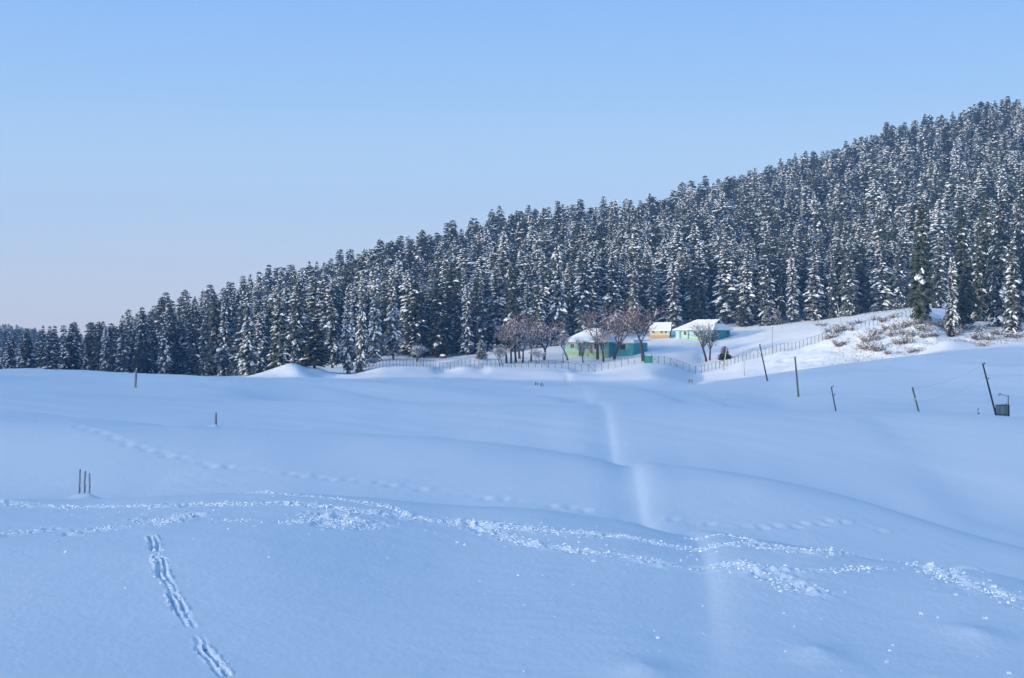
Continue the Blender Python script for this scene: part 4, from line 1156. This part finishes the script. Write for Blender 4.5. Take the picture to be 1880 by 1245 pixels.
def twigs():
    for k, (px, n, lab) in enumerate(((982, 4, 'dark twigs poking out of the snow left of a small heap'), (993, 3, 'dark twigs poking out of the snow right of a small heap'))):
        Y = 262; x = (px - CX) / F * Y; z = h1(x, Y); b = MB(); rg = random.Random(k)
        for i in range(n):
            b.tube([(i * .18, 0, -.2), (i * .18 + rg.uniform(-.1, .1), 0, .25), (i * .18 + rg.uniform(-.4, .3), 0, rg.uniform(.4, .75))], [.06, .05, .03], 4)
        o = b.build('dead_twigs', M['darkpole']); o.location = (x, Y, z); tag(o, lab, 'twigs', 'dead twigs in the snow')
twigs()

# ------------------------------------------------------------------ houses
def slab(mb, poly, t, m=0):
    """a roof face: polygon (top) with thickness t downwards"""
    n = len(poly); v = list(poly) + [(p[0], p[1], p[2] - t) for p in poly]
    f = [tuple(range(n)), tuple(range(2 * n - 1, n - 1, -1))] + [(i, n + i, n + (i + 1) % n, (i + 1) % n) for i in range(n)]
    mb.add(v, f, m)
def window(root, u0, u1, z0, z1, y, face='front', frame=None):
    """window on the local front (y const, looking -y) or side (x const, looking +x) wall"""
    fr = MB(); gl = MB()
    def bx(mb, a0, a1, d0, d1, b0, b1):
        if face == 'front': mb.box(a0, a1, y - d1, y - d0, b0, b1)
        else: mb.box(y + d0, y + d1, a0, a1, b0, b1)
    w = .09
    bx(fr, u0, u0 + w, .003, .06, z0, z1); bx(fr, u1 - w, u1, .003, .06, z0, z1); bx(fr, u0 + w, u1 - w, .003, .06, z0, z0 + w); bx(fr, u0 + w, u1 - w, .003, .06, z1 - w, z1)
    mid = (u0 + u1) / 2; bx(fr, mid - .04, mid + .04, .003, .06, z0 + w, z1 - w)
    f = fr.build('window', frame or M['pinkframe'], root)
    bx(gl, u0 + w, mid - .04, .004, .03, z0 + w, z1 - w); bx(gl, mid + .04, u1 - w, .004, .03, z0 + w, z1 - w)
    gl.build('pane', M['glass'], f)

def turquoise_house():
    x, y, z = place(1308, 519); a = math.radians(38)
    # local: near corner at origin; front wall runs to -x (L), side wall runs to +y (W)
    L, Wd, Hh, Rh, ov = 15.6, 13.0, 3.7, 3.5, .95
    zc = -(622 - HZ) / F * y
    root = empty('turquoise_house', (x, y, zc), a, 'turquoise wooden house with snowy hipped roof and dark gablet', 'house', 'houses on the meadow')
    # rotation +a about z turns local -x towards the left and back: front wall looks left-front
    root.rotation_euler = (0, 0, -a)
    lo = -1.6
    b = MB(); b.box(-L, 0, 0, .25, lo, Hh); b.box(-L, -L + .25, .25, Wd - .25, lo, Hh); b.box(-L, 0, Wd - .25, Wd, lo, Hh); b.build('wall', M['turq'], root)
    b = MB(); b.box(-.25, .012, .253, Wd - .253, lo, Hh - .003); b.build('side_wall', M['turqdark'], root)  # side away from the sun, its shade darkened into the boards
    ri0, ri1, yr = -L + 5.2, -2.2, Wd / 2
    e = [(-L - ov, -ov, Hh - .25), (ov, -ov, Hh - .25), (ov, Wd + ov, Hh - .25), (-L - ov, Wd + ov, Hh - .25)]
    r0, r1 = (ri0, yr, Hh + Rh), (ri1, yr, Hh + Rh)
    gb = .42                          # the gablet starts at this share of the height
    k = lambda p, q, t: tuple(p[i] + (q[i] - p[i]) * t for i in range(3))
    g0, g1 = k(e[1], r1, 1 - gb), k(e[2], r1, 1 - gb)
    rx = (g0[0], yr, r1[2])
    b = MB()
    slab(b, [e[0], e[1], g0, rx, r0], .28); slab(b, [e[3], r0, rx, g1, e[2]], .28); slab(b, [e[0], r0, e[3]], .28); slab(b, [e[1], e[2], g1, g0], .28)
    b.build('roof', M['load'], root)
    b = MB(); b.add([(g0[0] - .35, g0[1] + .15, g0[2] - .1), (g1[0] - .35, g1[1] - .15, g1[2] - .1), (rx[0] - .35, yr, rx[2] - .32)], [(0, 1, 2)])
    b.box(g0[0] - .3, g0[0] - .24, yr - .9, yr + .9, g0[2] + .05, g0[2] + .6); b.build('gablet', M['gabledark'], root)
    b = MB(); b.box(-L - ov + .1, ov - .1, -ov + .05, -ov + .12, Hh - .62, Hh - .54); b.box(ov - .12, ov - .05, -ov + .15, Wd + ov - .1, Hh - .62, Hh - .54); b.build('fascia', M['turqdark'], root)
    for q in (-L + 2.1, -L + 5.6, -3.2, -.1):
        b = MB(); b.box(q - .1, q + .1, -.55, -.35, lo, Hh - .5); b.build('porch_post', M['post'], root)
    for q in (-L + 3.4, -L + 7.8, -4.8): window(root, q, q + 1.3, 1.3, 2.8, 0)
    b = MB(); b.box(.016, .07, Wd - 2.4, Wd - 1.4, .1, 3.0); d_ = b.build('door', M['post'], root)
    b = MB(); b.box(.074, .1, Wd - 2.2, Wd - 1.6, 1.0, 1.5); b.build('pane', M['lamp'], d_)
    window(root, 3.2, 4.6, 1.3, 2.7, .012, 'side', M['turqdark'])
turquoise_house()

def yellow_hut():
    x, y, z = place(1229.5, 530); a = math.radians(12); L, Wd, Hh, Rh, ov = 7.5, 6.0, 3.1, 2.7, .45
    root = empty('yellow_hut', (x, y, -(620 - HZ) / F * y), 0, 'small ochre-yellow hut with a steep snowy gable roof and three little windows', 'hut', 'houses on the meadow')
    root.rotation_euler = (0, 0, -a)
    b = MB(); b.box(-L, 0, 0, .25, -1.5, Hh); b.box(-L, -L + .25, .25, Wd - .25, -1.5, Hh); b.box(-L, 0, Wd - .25, Wd, -1.5, Hh); b.build('wall', M['ochre'], root)
    b = MB(); b.box(-.25, .012, .253, Wd - .253, -1.5, Hh)
    b.add([(0.01, .1, Hh), (0.01, Wd - .1, Hh), (0.01, Wd / 2, Hh + Rh - .15), (-.2, .1, Hh), (-.2, Wd - .1, Hh), (-.2, Wd / 2, Hh + Rh - .15)], [(0, 1, 2), (5, 4, 3), (0, 2, 5, 3), (1, 4, 5, 2)])
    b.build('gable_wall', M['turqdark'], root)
    b = MB(); yr = Wd / 2; zr, ze = Hh + Rh, Hh - .35
    slab(b, [(-L - ov, -ov, ze), (ov, -ov, ze), (ov, yr, zr), (-L - ov, yr, zr)], .26); slab(b, [(-L - ov, Wd + ov, ze), (-L - ov, yr, zr), (ov, yr, zr), (ov, Wd + ov, ze)], .26); b.build('roof', M['load'], root)
    for q in (-L + 1.0, -L + 4.1, -L + 5.7): window(root, q, q + .8, 1.75, 2.35, 0, frame=M['gabledark'])
yellow_hut()

def green_bungalow():
    Y = 482; x, y, z = place(1112, Y); a = math.radians(36); L, Wd, Hh, Rh, ov = 16.4, 10.5, 4.0, 4.3, 1.1
    root = empty('green_bungalow', (x, y, -(647 - HZ) / F * y), 0, 'green bungalow half hidden by bare trees, with snowy hipped roof and veranda', 'house', 'houses on the meadow')
    root.rotation_euler = (0, 0, -a); lo = -1.6
    b = MB(); b.box(-L, -L + 5.4, 0, .25, lo, Hh); b.box(-L + 5.4, 0, 1.9, 2.15, lo, Hh); b.box(-L + 5.15, -L + 5.4, .253, 1.9, lo, Hh); b.box(-L, -L + .25, .25, Wd - .25, lo, Hh); b.box(-L, 0, Wd - .25, Wd, lo, Hh)
    b.box(-L + 5.4, 0, .02, .22, Hh - .7, Hh)
    b.build('wall', M['teal'], root)
    b = MB(); b.box(-.25, .012, 2.153, Wd - .253, lo, Hh); b.build('side_wall', M['turqdark'], root)  # shaded side, darkened in the board colour itself
    for q in (-L + 6.6, -L + 9.2, -3.0, -.3):
        b = MB(); b.box(q - .11, q + .11, .03, .25, lo, Hh - .703); b.build('porch_post', M['teal'], root)
    b = MB()
    b.box(-L + 5.45, -.05, .08, .14, .95, 1.05); b.box(-L + 5.45, -.05, .08, .14, .25, .33)
    for k in range(26): q = -L + 5.6 + k * .42; b.box(q, q + .06, .09, .13, .33, .95)
    b.build('railing', M['teal'], root)
    window(root, -L + 1.9, -L + 3.7, 1.3, 2.9, 0, frame=M['pinkframe'])
    b = MB(); b.box(-L + 2.05, -L + 2.35, -.075, -.065, 1.4, 2.8); b.build('curtain', M['redframe'], root)
    for q in (-L + 6.7, -L + 10.6, -L + 13.0): window(root, q, q + 1.6, 1.1, 2.9, 1.9, frame=M['redframe'])
    b = MB(); b.box(-L + 8.8, -L + 9.9, 1.82, 1.897, -.2, 2.6); b.build('door', M['redframe'], root)
    ri0, ri1, yr = -L + 6.2, -5.4, Wd / 2
    e = [(-L - ov, -ov, Hh - .25), (ov, -ov, Hh - .25), (ov, Wd + ov, Hh - .25), (-L - ov, Wd + ov, Hh - .25)]; r0, r1 = (ri0, yr, Hh + Rh), (ri1, yr, Hh + Rh)
    b = MB(); slab(b, [e[0], e[1], r1, r0], .28); slab(b, [e[3], r0, r1, e[2]], .28); slab(b, [e[0], r0, e[3]], .28); slab(b, [e[1], e[2], r1], .28); b.build('roof', M['load'], root)
    b = MB(); b.box(-L - ov + .1, ov - .1, -ov + .05, -ov + .12, Hh - .62, Hh - .54); b.build('fascia', M['teal'], root)
    # lower wing at the right
    bx0, bx1, by0, by1, h2 = .012, 7.8, 5.2, Wd + 4.0, 3.3
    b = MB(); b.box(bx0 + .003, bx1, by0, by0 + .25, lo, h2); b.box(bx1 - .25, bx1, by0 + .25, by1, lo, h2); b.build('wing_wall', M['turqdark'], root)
    window(root, 2.6, 4.6, 1.0, 2.6, by0, frame=M['redframe'])
    b = MB(); slab(b, [(bx0 + .02, by0 - .8, h2), (bx1 + .8, by0 - .8, h2), (bx1 + .8, by1 + .5, h2 + 1.0), (bx0 + .02, by1 + .5, h2 + 1.0)], .25)
    slab(b, [(bx0 + .02, by0 - .8, h2 + .003), (bx1 + .8, by0 - .8, h2 + .003), (bx1 - 2.5, by0 + 3.0, h2 + 2.2), (bx0 + .02, by0 + 3.0, h2 + 2.2)], .2); b.build('wing_roof', M['load'], root)
green_bungalow()

def booth():
    x, y, z = ground_at(706, 640, 470); y = min(y, 545); x, y, z = place(706, y)
    root = empty('booth', (x, y, z), .3, 'little ochre booth with a snow cap between fir trunks', 'booth')
    zb = -(637 - HZ) / F * y - z; zt = -(623 - HZ) / F * y - z
    b = MB(); b.box(-.6, .6, -.5, .5, min(-.3, zb), zt); b.build('wall', M['ochre'], root)
    b = MB(); b.tube([(0, 0, zt + .003), (0, 0, zt + .35), (0, 0, zt + .62)], [1.05, .95, .4], 8); b.build('snow_cap', M['load'], root)
    b = MB(); b.box(-.25, .3, -.53, -.503, max(zt - 1.6, .2), zt - .6); b.build('window', M['glass'], root)
booth()
def log_pile():
    x, y, z = ground_at(814, 658, 440); root = empty('log_pile', (x, y, z), -.2, 'snow-topped dark log pile at the forest edge', 'log pile')
    b = MB()
    for k, (u, w) in enumerate([(-.3, .3), (.3, .3), (0, .78)]): b.tube([(-1.0, u, w), (1.0, u, w)], .3, 8)
    b.build('logs', M['maroon'], root)
    b = MB(); b.tube([(-1.1, 0, 1.05), (-.6, 0, 1.15), (.2, 0, 1.12), (.75, 0, 1.05)], [.3, .45, .42, .25], 8); b.build('snow_cap', M['load'], root)
    x, y, z = ground_at(839, 647, 440); 
    b = MB(); b.tube([(-1.4, 0, .2), (-.7, 0, .7), (0, .1, .85), (.8, 0, .6), (1.4, 0, .2)], [.3, .7, .8, .6, .25], 8); o = b.build('straw_heap', M['straw']); o.location = (x, y, z); tag(o, 'straw-coloured heap among the firs left of the grove', 'straw heap')
log_pile()


# ------------------------------------------------------------------ light, sky, camera
SKY_STOPS = [(0.0, (.60, .60, .68)), (.03, (.58, .62, .71)), (.066, (.54, .635, .77)), (.12, (.44, .61, .81)), (.17, (.335, .53, .82)), (.235, (.245, .445, .82)), (.40, (.078, .24, .53)), (1.0, (.06, .215, .49))]
GLOW_AZ, GLOW_EL, GLOW_POW, GLOW_COL = math.radians(50), 11.0, 20.0, (13.6, 13.4, 12.3)  # added off-frame bright patch of sky that brings out the snow relief
def setup_light():
    w = bpy.data.worlds.new('World'); SC.world = w; w.use_nodes = True
    nt = w.node_tree; bg = nt.nodes['Background']
    sky = nt.nodes.new('ShaderNodeTexSky'); sky.sky_type = 'NISHITA'; sky.sun_disc = False
    sky.sun_elevation = SUN_EL
    # towards the sun in plan:
    sx, sy = -math.cos(SUN_AZ), -math.sin(SUN_AZ)
    sky.sun_rotation = math.atan2(sx, sy)
    sky.altitude = 2600; sky.air_density = 1.0; sky.dust_density = 0.6; sky.ozone_density = 1.5
    bg.inputs['Strength'].default_value = 0.12
    # the winter air of the place: its own blue by height above the horizon, mixed with the sky model, and an added bright lobe, turned off the sun, to model the snow
    tc = nt.nodes.new('ShaderNodeTexCoord'); sx_ = nt.nodes.new('ShaderNodeSeparateXYZ'); nt.links.new(tc.outputs['Generated'], sx_.inputs[0])
    cr = nt.nodes.new('ShaderNodeValToRGB'); el = cr.color_ramp.elements
    stops = SKY_STOPS
    el[0].position, el[0].color = stops[0][0], stops[0][1] + (1,)
    el[1].position, el[1].color = stops[-1][0], stops[-1][1] + (1,)
    for p_, c_ in stops[1:-1]:
        e_ = el.new(p_); e_.color = c_ + (1,)
    nt.links.new(sx_.outputs['Z'], cr.inputs['Fac'])
    # faint low cloud streaks above the horizon
    mp = nt.nodes.new('ShaderNodeMapping'); mp.inputs['Scale'].default_value = (2.2, 2.2, 26); nt.links.new(tc.outputs['Generated'], mp.inputs['Vector'])
    cn = nt.nodes.new('ShaderNodeTexNoise'); cn.inputs['Scale'].default_value = 2.4; cn.inputs['Detail'].default_value = 7; nt.links.new(mp.outputs['Vector'], cn.inputs['Vector'])
    c1 = nt.nodes.new('ShaderNodeMapRange'); c1.inputs['From Min'].default_value = .48; c1.inputs['From Max'].default_value = .75; nt.links.new(cn.outputs['Fac'], c1.inputs['Value'])
    c2 = nt.nodes.new('ShaderNodeMapRange'); c2.inputs['From Min'].default_value = .10; c2.inputs['From Max'].default_value = .035; c2.inputs['To Max'].default_value = .22; nt.links.new(sx_.outputs['Z'], c2.inputs['Value'])
    cm = nt.nodes.new('ShaderNodeMath'); cm.operation = 'MULTIPLY'; nt.links.new(c1.outputs['Result'], cm.inputs[0]); nt.links.new(c2.outputs['Result'], cm.inputs[1])
    cx_ = nt.nodes.new('ShaderNodeMix'); cx_.data_type = 'RGBA'; nt.links.new(cm.outputs[0], cx_.inputs['Factor']); nt.links.new(cr.outputs['Color'], cx_.inputs['A']); cx_.inputs['B'].default_value = (.68, .66, .74, 1)
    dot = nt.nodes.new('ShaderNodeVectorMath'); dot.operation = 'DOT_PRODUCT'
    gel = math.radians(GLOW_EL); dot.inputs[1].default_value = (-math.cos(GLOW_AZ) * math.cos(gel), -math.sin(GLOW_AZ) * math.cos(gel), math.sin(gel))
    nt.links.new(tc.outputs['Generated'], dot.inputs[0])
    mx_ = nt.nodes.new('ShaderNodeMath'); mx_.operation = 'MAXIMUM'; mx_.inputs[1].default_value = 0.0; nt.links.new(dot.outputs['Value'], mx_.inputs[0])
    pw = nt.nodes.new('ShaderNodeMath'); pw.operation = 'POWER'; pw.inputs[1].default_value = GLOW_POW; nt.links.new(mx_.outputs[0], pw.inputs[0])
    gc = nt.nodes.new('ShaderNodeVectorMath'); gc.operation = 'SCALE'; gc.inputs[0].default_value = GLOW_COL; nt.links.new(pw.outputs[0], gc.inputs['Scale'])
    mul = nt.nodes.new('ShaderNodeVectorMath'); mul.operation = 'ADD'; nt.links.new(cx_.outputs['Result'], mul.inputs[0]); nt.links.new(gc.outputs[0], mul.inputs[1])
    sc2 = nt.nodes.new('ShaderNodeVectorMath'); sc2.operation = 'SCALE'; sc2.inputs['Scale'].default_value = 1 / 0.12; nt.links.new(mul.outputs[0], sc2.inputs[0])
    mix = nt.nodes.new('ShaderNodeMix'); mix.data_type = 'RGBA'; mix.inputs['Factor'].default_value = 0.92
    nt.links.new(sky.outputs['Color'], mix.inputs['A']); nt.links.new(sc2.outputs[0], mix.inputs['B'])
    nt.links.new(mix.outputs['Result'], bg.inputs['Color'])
    L = bpy.data.lights.new('sun', 'SUN'); L.energy = 3.4; L.angle = math.radians(0.55); L.color = (1.0, 0.78, 0.50)
    o = bpy.data.objects.new('sun', L); COL.objects.link(o)
    d = Vector((math.cos(SUN_AZ) * math.cos(SUN_EL), math.sin(SUN_AZ) * math.cos(SUN_EL), -math.sin(SUN_EL)))
    o.rotation_euler = d.to_track_quat('-Z', 'Y').to_euler(); o.location = (-100, -60, 200)
    SC.view_settings.view_transform = 'Standard'; SC.view_settings.look = 'None'
    SC.view_settings.exposure = 0.32; SC.view_settings.gamma = 1.0
setup_light()

def haze_box():
    b = MB(); b.box(-1800, 1800, -1800, 1800, -90, 170)
    o = b.build('haze', []); m = bpy.data.materials.new('haze'); m.use_nodes = True
    nt = m.node_tree; nt.nodes.remove(nt.nodes['Principled BSDF'])
    v = nt.nodes.new('ShaderNodeVolumePrincipled'); v.inputs['Density'].default_value = HAZE; v.inputs['Color'].default_value = (.24, .52, 1.0, 1); v.inputs['Anisotropy'].default_value = 0.0
    nt.links.new(v.outputs[0], nt.nodes['Material Output'].inputs['Volume'])
    o.data.materials.clear(); o.data.materials.append(m); tag(o, kind='stuff')
HAZE = 0.00026
haze_box()

cam = bpy.data.cameras.new('camera'); cam.sensor_width = 36; cam.lens = 36 * F / 1880.0
cam.clip_start = 0.1; cam.clip_end = 6000
co = bpy.data.objects.new('camera', cam); COL.objects.link(co)
co.location = (0, 0, 0); co.rotation_euler = (math.radians(90), 0, 0)
SC.camera = co
SC.cycles.use_denoising = True
